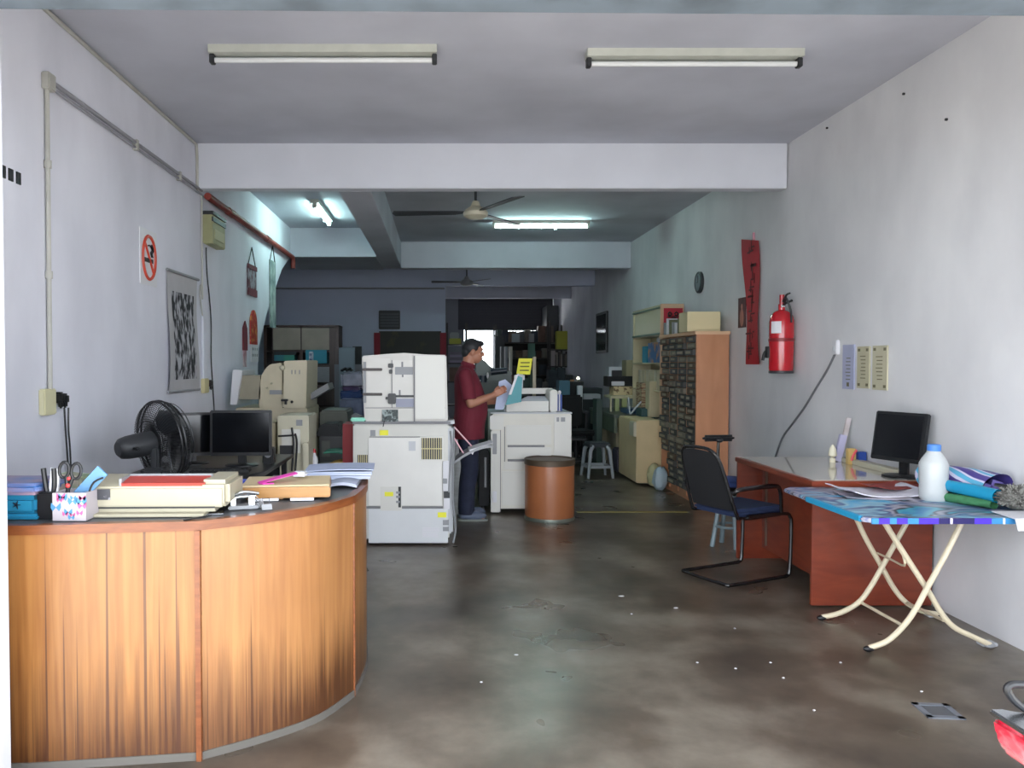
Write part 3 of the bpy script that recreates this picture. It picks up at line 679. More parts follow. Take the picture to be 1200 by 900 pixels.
# metal clip pile
t = thing('paper_punch','small chrome paper punch lying on the counter edge','punch',(-.80,3.22,HT),.3)
m = lm(t); m.box(-.06,.06,-.03,.04,0,.014,bev=.003); done('base', m, m_grey, t)
m = lm(t); m.box(-.05,-.03,-.03,.03,.014,.05,bev=.002); m.box(.02,.045,-.03,.03,.014,.055,bev=.002); m.cyl((-.05,0,.045),(.05,0,.05),.009); done('bracket', m, m_steel, t)
m = lm(t); m.tube([(-.05,-.02,.05),(0,-.03,.07),(.06,-.02,.06)],.007,8,4); done('lever', m, m_steel, t)
for k,(x,y,r_) in enumerate([(-.70,3.2,.4),(-.74,3.25,1.4)]):
    t = thing('binder_clip',['metal clip lying beside the wooden tray','second metal clip, tucked behind the paper punch'][k],'clip',(x,y,HT),r_)
    m = lm(t); m.prism([(-.015,0),(.015,0),(.004,.02),(-.004,.02)],-.02,.02,'x'); done('clip_body', m, m_grey, t)
    m = lm(t); m.tube([(-.012,0,.018),(-.014,.02,.04),(.014,.02,.04),(.012,0,.018)],.0018,5); done('wire_loop', m, m_steel, t)
m = M(); m.box(-.98,-.86,3.0,3.008,HT+.001,HT+.006,rot=(0,0,.9)); solo('letter_opener', m, m_black, 'thin black blade lying across the counter edge', 'blade')
m = M(); m.box(-.93,-.85,3.08,3.14,HT,HT+.004,rot=(0,0,.2)); solo('ruler', m, m_steel, 'steel ruler lying at the right of the cream machine', 'ruler')
# wooden tray, paper, pink card
a = onC(285,598)
t = thing('wooden_tray','shallow pale wooden box lid with cream paper on top on the counter','tray',(-.71,3.55,HT),.12)
m = lm(t); m.box(-.17,.22,-.15,.16,.01,.055,bev=.004); done('tray_body', m, wood('pine','b98950','a5763f',scale=5,grain=(1,10,10)), t)
m = lm(t); m.box(-.16,.215,-.12,.16,.055,.061); done('cream_sheet', m, mat('cream_paper','c2b08c',.7), t)
m = lm(t); m.box(-.13,.0,-.16,-.1,0,.01); m.box(.05,.15,-.165,-.1,0,.01); done('under_slip', m, m_white, t)
m = M(); m.box(-.84,-.68,3.42,3.5,HT,HT+.03,bev=.003,rot=(0,0,.1)); solo('card_stack', m, wood('plywood','cf9c62','b98248',scale=5), 'small plywood block left of the wooden tray', 'block')
t = thing('pink_clipping','bright pink paper strip folded on top of the wooden tray','paper',(-.72,3.5,HT+.062),.45)
m = lm(t); m.sheet(lambda u,v:(-.08+.17*u,-.03+.06*v+.01*math.sin(u*3),.004+.035*u),6,2,.002); m.box(-.07,-.02,-.03,-.01,0,.004); done('pink_sheet', m, mat('hot_pink','d83ca6',.5), t)
m = M(); m.box(-.68,-.61,3.62,3.69,HT+.07,HT+.09,bev=.009); solo('paper_roll', m, m_white, 'small white pad behind the pink strip', 'pad')
t = thing('ink_box','small blue and white carton behind the wooden tray','carton',(-.87,3.6,HT),.2)
m = lm(t); m.box(-.05,.05,-.025,.03,0,.02); m.box(-.05,.05,-.03,.03,.035,.06); done('carton_body', m, mat('blue_carton','2b3fa0',.5), t)
m = lm(t); m.box(-.052,.045,-.032,.032,.018,.037); done('white_band', m, m_white, t)
# stacks at the far end
m_stack = mat('page_edges','b3bacb',.6,col2='7f889f',scale=3,stretch=(1,1,60))
t = thing('paper_stack','overhanging stack of blue-white printed sheets at the far end of the counter','paper stack',(-.52,4.0,HT),.06)
m = lm(t); m.box(-.16,.165,-.12,.14,.02,.036,rot=(0,0,.05)); m.box(-.15,.18,-.11,.13,.038,.056); done('sheet_pile', m, m_stack, t)
m = lm(t); m.sheet(lambda u,v:(-.15+.34*u,-.12+.26*v,.062+.008*math.sin(u*2.5)),8,2,.004); done('top_sheet', m, mat('blueish_paper','9ea7c0',.6), t)
m = lm(t); m.box(-.14,.12,-.1,.12,0,.02); done('pad_below', m, m_lgrey, t)
m = M(); m.sheet(lambda u,v:(-.53+.14*u,3.72+.25*v,HT+.018+.012*math.cos((u-.5)*3)+.0*v),6,2,.014); solo('magazine', m, mat('dark_magazine','4a505c',.4,col2='a9afc0',scale=3), 'dark curled magazine lying at the counter bend', 'magazine')
m = M(); m.box(-1.1,-.93,3.42,3.5,HT,HT+.02,rot=(0,0,.5)); solo('notebook', m, m_dark, 'black notebook lying behind the cream machine', 'notebook')
# ============================================================= PEDESTAL FAN (seen from behind)
fx, fy, fz = -1.655, 4.60, 1.035
t = thing('pedestal_fan','black pedestal fan seen from behind, standing behind the counter','fan',(fx+.02,fy-.05,0))
m = M(); m.lathe([(0,0),(.2,0),(.2,.02),(.17,.04),(.04,.06),(0,.06)],(fx+.02,fy-.05,0)); done('base', m, m_black, t)
m = M(); m.cyl((fx+.02,fy-.05,.05),(fx+.02,fy-.05,.8),.016); m.cyl((fx+.02,fy-.05,.5),(fx+.02,fy-.05,.93),.011); done('pole', m, m_steel, t)
m = M(); m.box(fx-.05,fx+.09,fy-.1,fy+.01,.8,.9,bev=.02); m.box(fx-.0,fx+.05,fy-.08,fy-.02,.88,1.02,bev=.012); done('control_box', m, m_dark, t)
m = M(); m.sph((fx+.035,fy-.11,.86),(.012,.01,.012)); m.sph((fx+.06,fy-.11,.84),(.01,.01,.01)); done('switch_knob', m, m_steel, t)
dirn = Vector((.62,.76,.10)).normalized()       # the way the fan blows: right, away and a little up
Fm = Matrix.Translation((fx-.02,fy-.02,fz))@dirn.to_track_quat('Z','Y').to_matrix().to_4x4()
m = M(); m.X = Fm; m.lathe([(0,-.2),(.04,-.198),(.058,-.18),(.066,-.14),(.07,-.06),(.068,.02),(.05,.04),(0,.045)]); done('motor_housing', m, m_dark, t)
m = M(); m.X = Fm; m.cyl((-.075,0,-.14),(-.10,0,-.14),.008); m.sph((-.104,0,-.14),.011); done('oscillation_knob', m, m_black, t)
Rg = .235
m = M(); m.X = Fm
for zz,rr in ((.0,Rg*.55),(.06,Rg),(.085,Rg),(.15,Rg*.9)):
    m.tube([(rr*math.cos(q*PI/24),rr*math.sin(q*PI/24),zz) for q in range(48)],.006 if rr==Rg else .0025,6,closed=True)
done('cage_ring', m, m_black, t)
m = M(); m.X = Fm
for k in range(84):
    a = k*2*PI/84; ca,sa = math.cos(a),math.sin(a)
    m.tube([(.06*ca,.06*sa,.015),(.14*ca,.14*sa,.005),(Rg*.93*ca,Rg*.93*sa,.03),(Rg*ca,Rg*sa,.06)],.0022,4)
done('rear_grille', m, m_black, t)
m = M(); m.X = Fm
for k in range(84):
    a = k*2*PI/84; ca,sa = math.cos(a),math.sin(a)
    m.tube([(.05*ca,.05*sa,.175),(.16*ca,.16*sa,.165),(Rg*.95*ca,Rg*.95*sa,.12),(Rg*ca,Rg*sa,.085)],.0022,4)
m.lathe([(0,.17),(.05,.17),(.05,.18),(0,.184)])
done('front_grille', m, m_black, t)
for k in range(3):
    a = k*2*PI/3+.4; m = M(); m.X = Fm@Matrix.Rotation(a,4,'Z')@Matrix.Rotation(.45,4,'X')
    m.prism([(.03,-.03),(.08,-.075),(.16,-.085),(.205,-.04),(.2,.03),(.13,.06),(.03,.03)],.088,.092,'z'); done('blade', m, mat('smoked_blade','35383c',.3), t)
# ============================================================= BLACK COMPUTER DESK
t = thing('computer_desk','low black computer desk against left wall behind the counter','desk',(-1.66,5.9,0))
m = M(); m.prism([(-2.1,5.2),(-1.34,5.2),(-1.2,5.45),(-1.2,6.5),(-2.1,6.5)],.72,.75,bev=.004); done('desk_top', m, mat('desk_black','202124',.3), t)
for (x,y) in ((-2.06,5.26),(-1.3,5.5),(-2.06,6.42),(-1.26,6.42)):
    m = M(); m.box(x-.02,x+.02,y-.02,y+.02,0,.72); done('leg', m, m_black, t)
m = M(); m.box(-2.05,-1.3,6.43,6.45,.2,.72); done('back_panel', m, m_black, t)
def monitor(lab, c, rz, w, h, base_h, tilt=0, screen_h=None, name='monitor'):
    t = thing(name, lab, 'monitor', c, rz)
    m = lm(t); m.lathe([(0,0),(.12,0),(.12,.008),(.1,.016),(0,.018)],(0,.02,0),24,sx=1,sy=.8); done('base', m, m_black, t)
    m = lm(t); m.box(-.03,.03,.03,.06,.01,base_h+h*.5,bev=.006); done('stand', m, m_black, t)
    X0 = WM[t.name]@Matrix.Translation((0,0,base_h+h/2))@Matrix.Rotation(tilt,4,'X')
    m = M(); m.X = X0; m.box(-w/2,w/2,-.015,.025,-h/2,h/2,bev=.006); m.box(-w*.35,w*.35,.025,.05,-h*.35,h*.35,bev=.01); done('housing', m, m_black, t)
    m = M(); m.X = X0; m.box(-w/2+.018,w/2-.018,-.0165,-.0145,-h/2+.025,h/2-.018); done('screen', m, mat('dark_screen','101216',.12), t)
    return t
monitor('wide black monitor on the black desk, right one of the two', (-1.44,5.75,.75), math.radians(4), .44,.33,.075,-.03)
monitor('black monitor turned to the right beside the wide one on the black desk', (-1.82,5.85,.75), math.radians(28), .36,.32,.06,-.02)
t = thing('keyboard','black keyboard lying under the desk monitors','keyboard',(-1.5,5.42,.75),.1)
m = lm(t); m.box(-.2,.2,-.06,.07,0,.018,bev=.004); done('keyboard_body', m, m_black, t)
m = lm(t)
for i in range(14):
    for j in range(4): m.box(-.185+i*.0262,-.163+i*.0262,-.05+j*.026,-.028+j*.026,.018,.024)
done('keys', m, m_dark, t)
for k,(x,y) in enumerate([(-1.93,5.62),(-1.27,5.9)]):
    t = thing('small_speaker',['small black and silver speaker left of the desk monitors','small black speaker at the right end of the black desk'][k],'speaker',(x,y,.75))
    m = M(); m.box(x-.04,x+.04,y-.05,y+.05,.75,.87,bev=.008); done('speaker_box', m, m_black, t)
    m = M(); m.lathe([(0,0),(.025,0),(.022,.004),(0,.006)],(x,y-.05,.82),16,(PI/2,0,0)); done('cone', m, m_grey, t)
m = M(); m.sph((-1.99,5.35,.768),(.03,.05,.018)); solo('mouse', m, m_black, 'black mouse on the left edge of the black desk', 'mouse')
t = thing('side_cabinet','beige low cabinet behind the black desk below the big beige machine','cabinet',(-1.75,7.0,0))
m = M(); m.box(-2.08,-1.42,6.6,7.3,0,.98,bev=.006); done('cabinet_body', m, m_beige, t)
m = M(); m.box(-2.0,-1.66,6.62,6.9,.98,1.03,bev=.003); solo('book', m, mat('folder_red','a9322c',.5), 'red book lying on the beige cabinet behind the desk monitor', 'book')
m = M(); m.box(-1.62,-1.46,6.62,6.85,.98,1.02); solo('paper_pad', m, m_white, 'white pad beside the red book on the beige cabinet', 'pad')
# cream desktop tower / finisher with cables right of the desk
t = thing('finisher_unit','cream machine unit with hanging black cables right of the black desk','machine',(-1.33,6.95,0))
q0 = P(325,487,6.8); q1 = P(362,556,6.8)
m = M(); m.box(q0.x,q1.x,6.8,7.25,.0,q0.z,bev=.008); done('unit_body', m, m_cream, t)
m = M(); c0=P(330,503,6.79); c1=P(352,531,6.79); m.box(c0.x,c1.x,6.785,6.8,c1.z,c0.z,bev=.003); done('front_door', m, m_copier2, t)
m = M(); c0=P(328,522,6.78); c1=P(343,532,6.78); m.box(c0.x,c1.x,6.775,6.787,c1.z,c0.z); done('vent_grille', m, m_dark, t)
m = M(); c0=P(347,492,6.78); c1=P(354,499,6.78); m.box(c0.x,c1.x,6.785,6.8,c1.z,c0.z); done('control_patch', m, m_grey, t)
m = M(); c0=P(354,519,6.7); c1=P(361,556,6.7); m.box(c0.x,c1.x,6.72,6.8,c1.z,c0.z,bev=.01); done('side_column', m, m_cream, t)
for k,(xa) in enumerate((342,346)):
    m = M(); m.tube([P(xa,501+k*7,6.77),P(xa+2,520,6.76),P(xa,552,6.75)],.009,6,4); done('hanging_lead', m, m_black, t)
m = M(); m.cyl(P(326,511,6.77),P(345,510,6.77),.008); done('cross_lead', m, m_black, t)
# ============================================================= BIG BEIGE MACHINE, LEFT WALL
Y = 7.75
t = thing('offset_duplicator','large beige duplicator with open feed tray against left wall','copier',(-1.65,8.1,0))
def fr(x0,y0,x1,y1,Y,d=.02,**k):
    """box on the face at distance Y covering the given part of the photo"""
    a = P(x0,y1,Y); b_ = P(x1,y0,Y); m = M(); m.box(a.x,b_.x,Y-d,Y+k.get('back',0),a.z,b_.z,bev=k.get('bev',0)); return m
a = P(276,478,Y); b_ = P(360,478,Y)
m = M(); m.box(a.x,b_.x,Y,Y+.75,0,a.z,bev=.01); done('base_cabinet', m, m_beige, t)
m = M(); p = [P(*q,Y) for q in ((303,478),(303,460),(306,440),(311,432),(316,427),(330,425),(332,478))]
m.prism([(v.x,v.z) for v in p],Y,Y+.6,'y',bev=.008); done('middle_housing', m, m_beige, t)
m = M(); p = [P(*q,Y-.02) for q in ((332,478),(333,423),(360,422),(359,478))]
m.prism([(v.x,v.z) for v in p],Y-.04,Y+.66,'y',bev=.008); done('right_housing', m, mat('beige_housing','cfc6ac',.5,amt=.06), t)
m = M(); p = [P(*q,Y) for q in ((271,474),(274,433),(286,434),(284,440),(279,474))]
m.prism([(v.x,v.z) for v in p],Y-.05,Y+.5,'y',bev=.006); done('feed_tray', m, m_white, t)
m = fr(279,440,305,468,Y,.0,back=.3); done('tray_panel', m, mat('dull_olive','9a9380',.6,amt=.2,scale=4), t)
m = fr(316,432,331,461,Y-.0,.03,bev=.006); done('control_cover', m, m_beige, t)
m = fr(317,457,331,462,Y,.045); done('grey_handle', m, m_grey, t)
m = M(); m.sph(P(331,431,Y-.04),.028); m.sph(P(313,455,Y-.02),.012); m.sph(P(318,449,Y-.035),.012); done('knob', m, m_cream, t)
m = M(); c = P(334,469,Y-.06); m.box(c.x-.035,c.x+.03,c.y-.03,c.y+.01,c.z-.01,c.z+.012,bev=.004); m.box(c.x-.0,c.x+.02,c.y-.03,c.y,c.z-.04,c.z); c=P(342,471,Y-.05); m.sph(c,.014); done('crank_lever', m, m_black, t)
m = M()
for x in (342,346,351): c=P(x,436,Y-.042); m.box(c.x-.004,c.x+.004,c.y-.004,c.y+.002,c.z-.02,c.z+.02)
done('vent_slot', m, m_grey, t)
dup_t = t
# ============================================================= BACK-LEFT SHELF UNIT
Y = 11.4
a = P(309,381,Y); b_ = P(397,381,Y); zt = a.z
t = thing('wooden_bookcase','dark wooden bookcase with sliding doors at the back left','bookcase',((a.x+b_.x)/2,Y+.2,0))
W0,W1 = a.x,b_.x; mid = P(353,400,Y).x; r2 = P(386,400,Y).x
m_dw = wood('dark_wood','4a3630','38282a',scale=3)
m = M(); m.box(W0,W0+.04,Y,Y+.4,0,zt); m.box(W1-.04,W1,Y,Y+.4,0,zt); m.box(mid-.02,mid+.02,Y,Y+.4,0,zt); m.box(W0,W1,Y,Y+.42,zt-.03,zt); m.box(W0,W1,Y+.38,Y+.4,0,zt); done('carcase', m, m_dw, t)
for yy in (411,428,452,478,500):
    z = P(350,yy,Y).z; m = M(); m.box(W0+.04,W1-.04,Y+.01,Y+.38,z-.02,z); done('shelf', m, m_dw, t)
z0 = P(350,410,Y).z
m = M(); m.box(P(318,0,Y).x,mid-.01,Y-.01,Y+.015,z0,zt-.04); done('door', m, mat('door_greybrown','877c72',.5,amt=.15), t)
m = M(); m.box(mid+.01,r2,Y-.01,Y+.015,z0,zt-.04); done('door', m, mat('door_greybrown','877c72',.5), t, label='right grey-brown sliding door')
m = M(); m.box(r2,W1-.04,Y-.012,Y+.01,.9,zt-.04); done('side_stile', m, m_dw, t)
def sbox(lab, name, cat, x0,y0,x1,y1,Y,mt,d=.2,extra=None,group=None):
    a = P(x0,y1,Y); b_ = P(x1,y0,Y); m = M(); m.box(a.x,b_.x,Y,Y+d,a.z,b_.z,bev=min(.006,(b_.z-a.z)*.1)); 
    return solo(name, m, mt, lab, cat, group)
sbox('turquoise box on the middle shelf of the dark bookcase','document_box','box',358,406,383,426,Y,m_teal,.25)
sbox('white and navy bottle beside the turquoise box in the bookcase','bottle','bottle',362,412,367,427,Y-.02,mat('navy_white','3a4a7a',.5,col2='d0d4dc',scale=20),.05)
sbox('flat blue and green box on the left shelf of the bookcase','flat_box','box',321,416,345,423,Y,mat('blue_green_box','2a5a8a',.5,col2='3a8a7a',scale=5),.25)
sbox('dark box behind the flat blue box in the bookcase','carton','box',321,412,347,416,Y,m_dark,.25)
sbox('stack of grey papers in the bookcase under the turquoise box','paper_stack','paper stack',371,430,391,448,Y,mat('grey_pages','8a8890',.7,amt=.2,scale=10,stretch=(1,1,20)),.25)
sbox('maroon binder standing in the bookcase next to grey papers','binder','binder',363,432,368,447,Y,mat('maroon_binder','5a2430',.5),.25)
# document on the lectern-like holder

m = M(); Yd = 8.8
pp = [P(*q,8.0) for q in ((358,464),(384,449),(386,456),(358,472))]
m.prism([(v.x,v.z) for v in pp],8.0,8.35,'y'); done('exit_tray', m, m_grey, dup_t)
# grey desk with a dark printer, behind the counter
t = thing('printer_table','grey metal cabinet with a rounded top behind the paper stacks','cabinet',(P(383,0,8.4).x,8.7,0))
a = P(360,481,8.4); b_ = P(407,481,8.4); a.x = -1.27
m = M(); m.box(a.x,b_.x,8.4,9.0,0,a.z,bev=.02); done('cabinet_body', m, mat('metal_grey','74776f',.5,amt=.1), t)
m = M(); c0 = P(362,520,8.38); c1=P(405,505,8.38); m.box(a.x+.02,b_.x-.02,8.385,8.4,c0.z-.02,c0.z-.03); m.box(a.x+.02,b_.x-.02,8.385,8.4,.3,.31); done('panel_seam', m, m_dark, t)
t = thing('printer','dark grey desktop printer in front of the grey cabinet','printer',(P(385,0,7.9).x,8.1,.45))
a = P(372,498,7.9); b_ = P(400,515,7.9)
m = M(); m.prism([(P(*q,7.9).x,P(*q,7.9).z) for q in ((368,512),(375,498),(395,497),(401,512))],7.95,8.35,'y',bev=.01); done('printer_top', m, m_dark, t)
m = M(); m.box(P(371,0,7.9).x,P(402,0,7.9).x,7.95,8.35,P(0,545,7.9).z,P(0,512,7.9).z,bev=.01); done('printer_body', m, mat('printer_grey','5a5c5e',.5), t)
m = M(); m.box(P(374,0,7.9).x,P(384,0,7.9).x,7.935,7.95,P(0,536,7.9).z,P(0,517,7.9).z,bev=.004); done('paper_door', m, mat('printer_door','6d706c',.5), t)
m = M(); z1 = P(0,545,7.9).z; m.box(P(366,0,7.9).x,P(408,0,7.9).x,7.85,8.38,z1-.03,z1); m.box(P(367,0,7.9).x,P(407,0,7.9).x,7.9,8.36,0,z1-.03); solo('printer_stand', m, m_dark, 'dark stand carrying the dark grey printer', 'stand')
z0 = P(0,533,7.3).z
m = M(); m.sheet(lambda u,v:(P(378,0,7.2).x+.26*u,7.15+.3*v,P(0,536,7.2).z+.03*math.sin(u*3)+.05*(1-u)),8,3,.012); solo('folder', m, mat('dark_green_card','1f7a62',.5), 'dark green folder fanned on the side table behind the counter', 'folder')
m = M(); m.sheet(lambda u,v:(P(380,0,7.0).x+.16*u,7.0+.2*v,P(0,546,7.0).z+.03*u+.015*math.sin(u*3)),8,3,.012); solo('envelope', m, mat('mustard_paper','d9b45a',.6), 'mustard yellow envelope under the green folder', 'envelope')
t = thing('side_table','low grey table behind the counter carrying folders','table',(-.95,7.2,0))
zt_ = P(0,551,7.0).z
m = M(); m.box(P(362,0,7.0).x,P(411,0,7.0).x,6.95,7.6,zt_-.03,zt_); done('table_top', m, m_grey, t)
for x in (P(364,0,7.0).x,P(409,0,7.0).x):
    for y in (7.0,7.55): m = M(); m.box(x-.02,x+.02,y-.02,y+.02,0,zt_-.03); done('leg', m, m_dark, t)
t = thing('adhesive_bottle','small white bottle on the side table by the cream unit','bottle',(P(366,0,7.05).x,7.05,zt_))
x_ = P(366,0,7.05).x
m = M(); m.lathe([(0,0),(.035,0),(.035,.1),(.014,.13),(.014,.15),(0,.15)],(x_,7.05,zt_),16); done('bottle_body', m, m_white, t)
m = M(); m.lathe([(0,.15),(.016,.15),(.01,.185),(0,.185)],(x_,7.05,zt_),12); done('red_cap', m, m_red, t)
# red box behind copier left edge and teal lid
# stack of bags
t0 = [('grey blue plastic bag heaped at the top of the pile beside the big copier',(399,436,424,455),'8a8fa0'),('purple striped folded bag in the middle of the pile beside the big copier',(399,451,423,459),'6b5a80'),('navy blue folded bag under the purple one in the pile',(397,457,426,468),'27457c'),('large slate blue bag at the bottom of the pile',(398,466,427,492),'6c7a98')]
Yb = 9.0
zb = None
for k,(lab,(x0,y0,x1,y1),col) in enumerate(t0):
    a = P(x0,y1,Yb); b_ = P(x1,y0,Yb); cx=(a.x+b_.x)/2; cz=(a.z+b_.z)/2
    m = M(); m.box(a.x,b_.x,Yb,Yb+.3,a.z,b_.z,bev=.03,seg=3)
    rb = random.Random(k)
    for v in m.bm.verts: v.co += Vector((rb.uniform(-.012,.012),rb.uniform(-.012,.012),rb.uniform(-.008,.008)))
    solo('plastic_bag', m, mat('bag_%s'%['grey','purple','navy','slate'][k],col,.4,amt=.3,scale=12), lab, 'bag', 'pile of bags beside the copier')
t = thing('storage_rack','narrow dark cabinet carrying the pile of bags','cabinet',(P(412,0,9).x,9.15,0))
a = P(397,492,Yb); m = M(); m.box(a.x-.05,P(428,0,Yb).x+.05,Yb-.02,Yb+.35,0,a.z); done('cabinet_body', m, m_dark, t)
m = M(); m.prism([(P(*q,8.9).x,P(*q,8.9).z) for q in ((404,490),(416,484),(426,488),(426,494),(418,495))],8.75,8.95,'y'); solo('paper_bundle', m, m_lgrey, 'pale folded sheets sticking out below the pile of bags','paper')
m = M(); a = P(408,497,7.0); b_ = P(414,540,7.0); m.box(a.x-.05,b_.x,7.0,7.3,zt_,a.z); solo('box_file', m, mat('file_red','9a2a30',.5), 'dark red box file standing behind the left edge of the big copier', 'box file')
# plant-like dark tuft on bag pile
m = M()
for k in range(7): c = P(401+k*1.8,434-(k%3),9.1); m.sph(c,(.02,.03,.016),8)
solo('glove_pair', m, m_blackm, 'crumpled black glove on top of the pile of bags', 'glove')
# grey board behind bags and dark one
m = fr(398,407,416,596,10.58,.02); solo('leaning_board', m, mat('slate_board','5d6a74',.6), 'slate grey board standing behind the pile of bags', 'board')
m = fr(414,406,424,590,10.95,.02); solo('leaning_board', m, m_blackm, 'black board behind the slate grey board', 'board')
m = M(); a = P(392,442,10.62); b_=P(427,442,10.62); m.box(a.x,b_.x,10.6,10.85,0,P(0,427,10.62).z-.0); solo('filing_cabinet', m, mat('dim_cabinet','54575e',.6), 'grey filing cabinet behind the pile of bags', 'cabinet')
# ============================================================= FRONT COPIER (centre left)
Y = 6.49
a = P(414,640,Y); b_ = P(531,497,Y)
t = thing('photocopier','big off-white photocopier standing behind the counter end','copier',((a.x+b_.x)/2,Y+.35,0))
zt = b_.z; x0c, x1c = a.x, b_.x
m = M(); m.box(x0c,x1c-.03,Y,Y+.68,.05,zt,bev=.012); done('cabinet_body', m, m_copier, t)
m = M(); m.box(x1c-.06,x1c,Y+.01,Y+.66,.09,zt-.02,bev=.015); done('side_cover', m, m_lgrey, t)
def ff(name, x0,y0,x1,y1, mt, par, d=.004, YY=None, bev=0, label=None):
    YY = Y if YY is None else YY
    a = P(x0,y1,YY); b_ = P(x1,y0,YY); m = M(); m.box(a.x,b_.x,YY-d,YY+.002,a.z,b_.z,bev=bev); return done(name, m, mt, par, label)
m_seam = mat('seam_grey','77777a',.6)
ff('access_door',432,513,518,592,mat('panel_plain','dcdbd6',.5,amt=.06,scale=3),t,.012,bev=.004)
ff('lower_door',432,596,525,636,mat('panel_plain2','d3d6d8',.5,amt=.06,scale=3),t,.012,bev=.004)
m = M(); c0=P(427,594,Y); c1=P(519,594,Y); m.box(c0.x,c1.x,Y-.014,Y,c0.z-.012,c0.z+.006); c0=P(433,504,Y); m.box(c0.x,P(520,0,Y).x,Y-.006,Y,P(0,512,Y).z-.003,P(0,512,Y).z+.003); done('panel_seam', m, m_seam, t)
m = M(); c0=P(494,538,Y); c1=P(518,513,Y); m.box(c0.x-.012,c1.x+.012,Y-.016,Y,c0.z-.012,c1.z+.012); done('vent_frame', m, m_copier2, t)
m = M(); m.box(c0.x,c1.x,Y-.018,Y-.015,c0.z,c1.z); done('vent_dark', m, m_dark, t)
m = M()
for k in range(9): xx=c0.x+(k+.5)*(c1.x-c0.x)/9; m.box(xx-.003,xx+.003,Y-.022,Y-.016,c0.z,c1.z)
m.box(c0.x,c1.x,Y-.022,Y-.016,(c0.z+c1.z)/2-.004,(c0.z+c1.z)/2+.004); done('vent_louvre', m, m_gold, t)
ff('side_vent',419,533,431,543,m_dark,t,.006)
m = M()
for k in range(5): c=P(420.5+k*2.3,533,Y-.007); m.box(c.x-.003,c.x+.003,Y-.01,Y-.005,P(0,543,Y).z,P(0,533,Y).z)
done('side_vent_louvre', m, m_gold, t)
ff('handle_recess',446,570,471,598,m_copier2,t,.02,bev=.004)
ff('recess_slot',467,570,470,594,m_dark,t,.023)
m = M()
for yy in (577,582,588): c=P(467,yy,Y-.024); m.box(c.x-.02,c.x+.01,c.y-.004,c.y+.002,c.z-.01,c.z+.008)
done('hinge_block', m, m_grey, t)
ff('yellow_label',451,576,461,581,m_yellow,t,.024)
ff('yellow_label',445,504,455,510,m_yellow,t,.008)
ff('yellow_label',513,600,523,606,m_yellow,t,.016)
ff('white_label',495,618,515,623,m_white,t,.016); ff('white_label',495,624,513,629,m_white,t,.016)
ff('grey_label',434,504,440,511,m_grey,t,.006); ff('grey_label',519,609,526,615,m_grey,t,.016); ff('grey_label',519,617,526,622,m_grey,t,.016)
ff('edge_strip',519,540,526,575,m_white,t,.03,bev=.004); ff('edge_strip',520,582,527,596,m_white,t,.03,bev=.004)
ff('edge_latch',519,560,524,566,m_grey,t,.036,bev=.002); ff('edge_latch',520,575,527,583,m_dark,t,.034,bev=.002)
ff('grey_patch',479,517,487,528,m_lgrey,t,.016)
m = M(); pts=[P(528,505,Y-.0),P(531,540,Y-.02),P(531,590,Y-.02),P(534,618,Y-.03),P(531,636,Y-.03)]; m.tube(pts,.008,8,4); pts=[P(530,520,Y-.01),P(527,555,Y-.03),P(526,577,Y-.04)]; m.tube(pts,.006,8,4); done('side_cable', m, m_grey, t)
for x in (x0c+.08,x1c-.1):
    for y in (Y+.08,Y+.6): m = M(); m.cyl((x-.015,y,.035),(x+.015,y,.035),.033); m.box(x-.02,x+.02,y-.02,y+.02,.03,.08); done('caster', m, m_black, t)
m = M(); m.box(x0c-.005,x1c-.02,Y-.01,Y+.68,zt-.0,zt+.02,bev=.004); done('top_plate', m, m_seam, t)
m = M(); c0 = P(410,499,Y-.0); c1=P(428,495,Y); m.box(c0.x,c1.x,Y+.02,Y+.1,zt+.02,zt+.05,bev=.01); m.box(c1.x,c1.x+.02,Y+.03,Y+.09,zt+.022,zt+.05,bev=.004); solo('marker_pen', m, mat('mint_plastic','8fd8c0',.4), 'mint green tube lying on the left top of the big copier', 'tube')
# scanner / document unit on top, with its own rounded lid
Yt = 6.52
t = thing('sorter_unit','white-grey sorter unit with black clips standing on the big photocopier','machine',((x0c+x1c)/2,Yt+.3,zt+.02))
p = [P(*q,Yt) for q in ((427,497),(424,417),(450,415),(474,413.5),(500,415.5),(523,416),(525,497))]
zb0 = zt+.02
pts = [(v.x,max(v.z,zb0)) for v in p]
m = M(); m.prism(pts,Yt,Yt+.55,'y',bev=.01); done('unit_body', m, mat('sorter_shell','cecbc5',.5,amt=.07,scale=4), t)
def f2(name,x0,y0,x1,y1,mt,d=.01,bev=0): return ff(name,x0,y0,x1,y1,mt,t,d,Yt,bev)
f2('right_door',486,417,521.5,491,m_copier2,.022,.006)
m = M(); c=P(487,0,Yt); m.box(P(484.5,0,Yt).x,P(486,0,Yt).x,Yt-.02,Yt,P(0,495,Yt).z,P(0,417,Yt).z); m.box(P(427,0,Yt).x,P(522,0,Yt).x,Yt-.004,Yt,P(0,478,Yt).z-.003,P(0,478,Yt).z+.003); c=P(458.5,0,Yt); m.box(c.x-.003,c.x+.003,Yt-.006,Yt,P(0,478,Yt).z,P(0,422,Yt).z); done('panel_seam', m, m_seam, t)
f2('left_panel',430,420,457,476,mat('sorter_panel','d2d0ca',.5,amt=.05),.008,.003)
f2('middle_panel',460,422,484,476,mat('sorter_panel','d2d0ca',.5),.008,.003)
for y in (433,462): f2('black_bar',425,y-1.6,448,y+1.6,mat('brown_black','3f3634',.5),.024,.003)
f2('bar_bracket',426,424,429,472,m_grey,.016)
f2('latch',455,426,461,431,m_black,.03,.004); f2('latch',456,433,460,438,m_black,.03,.004)
f2('crank_block',455,461,464,473,m_black,.045,.005); f2('crank_block',452,465,458,468,m_black,.035,.003)
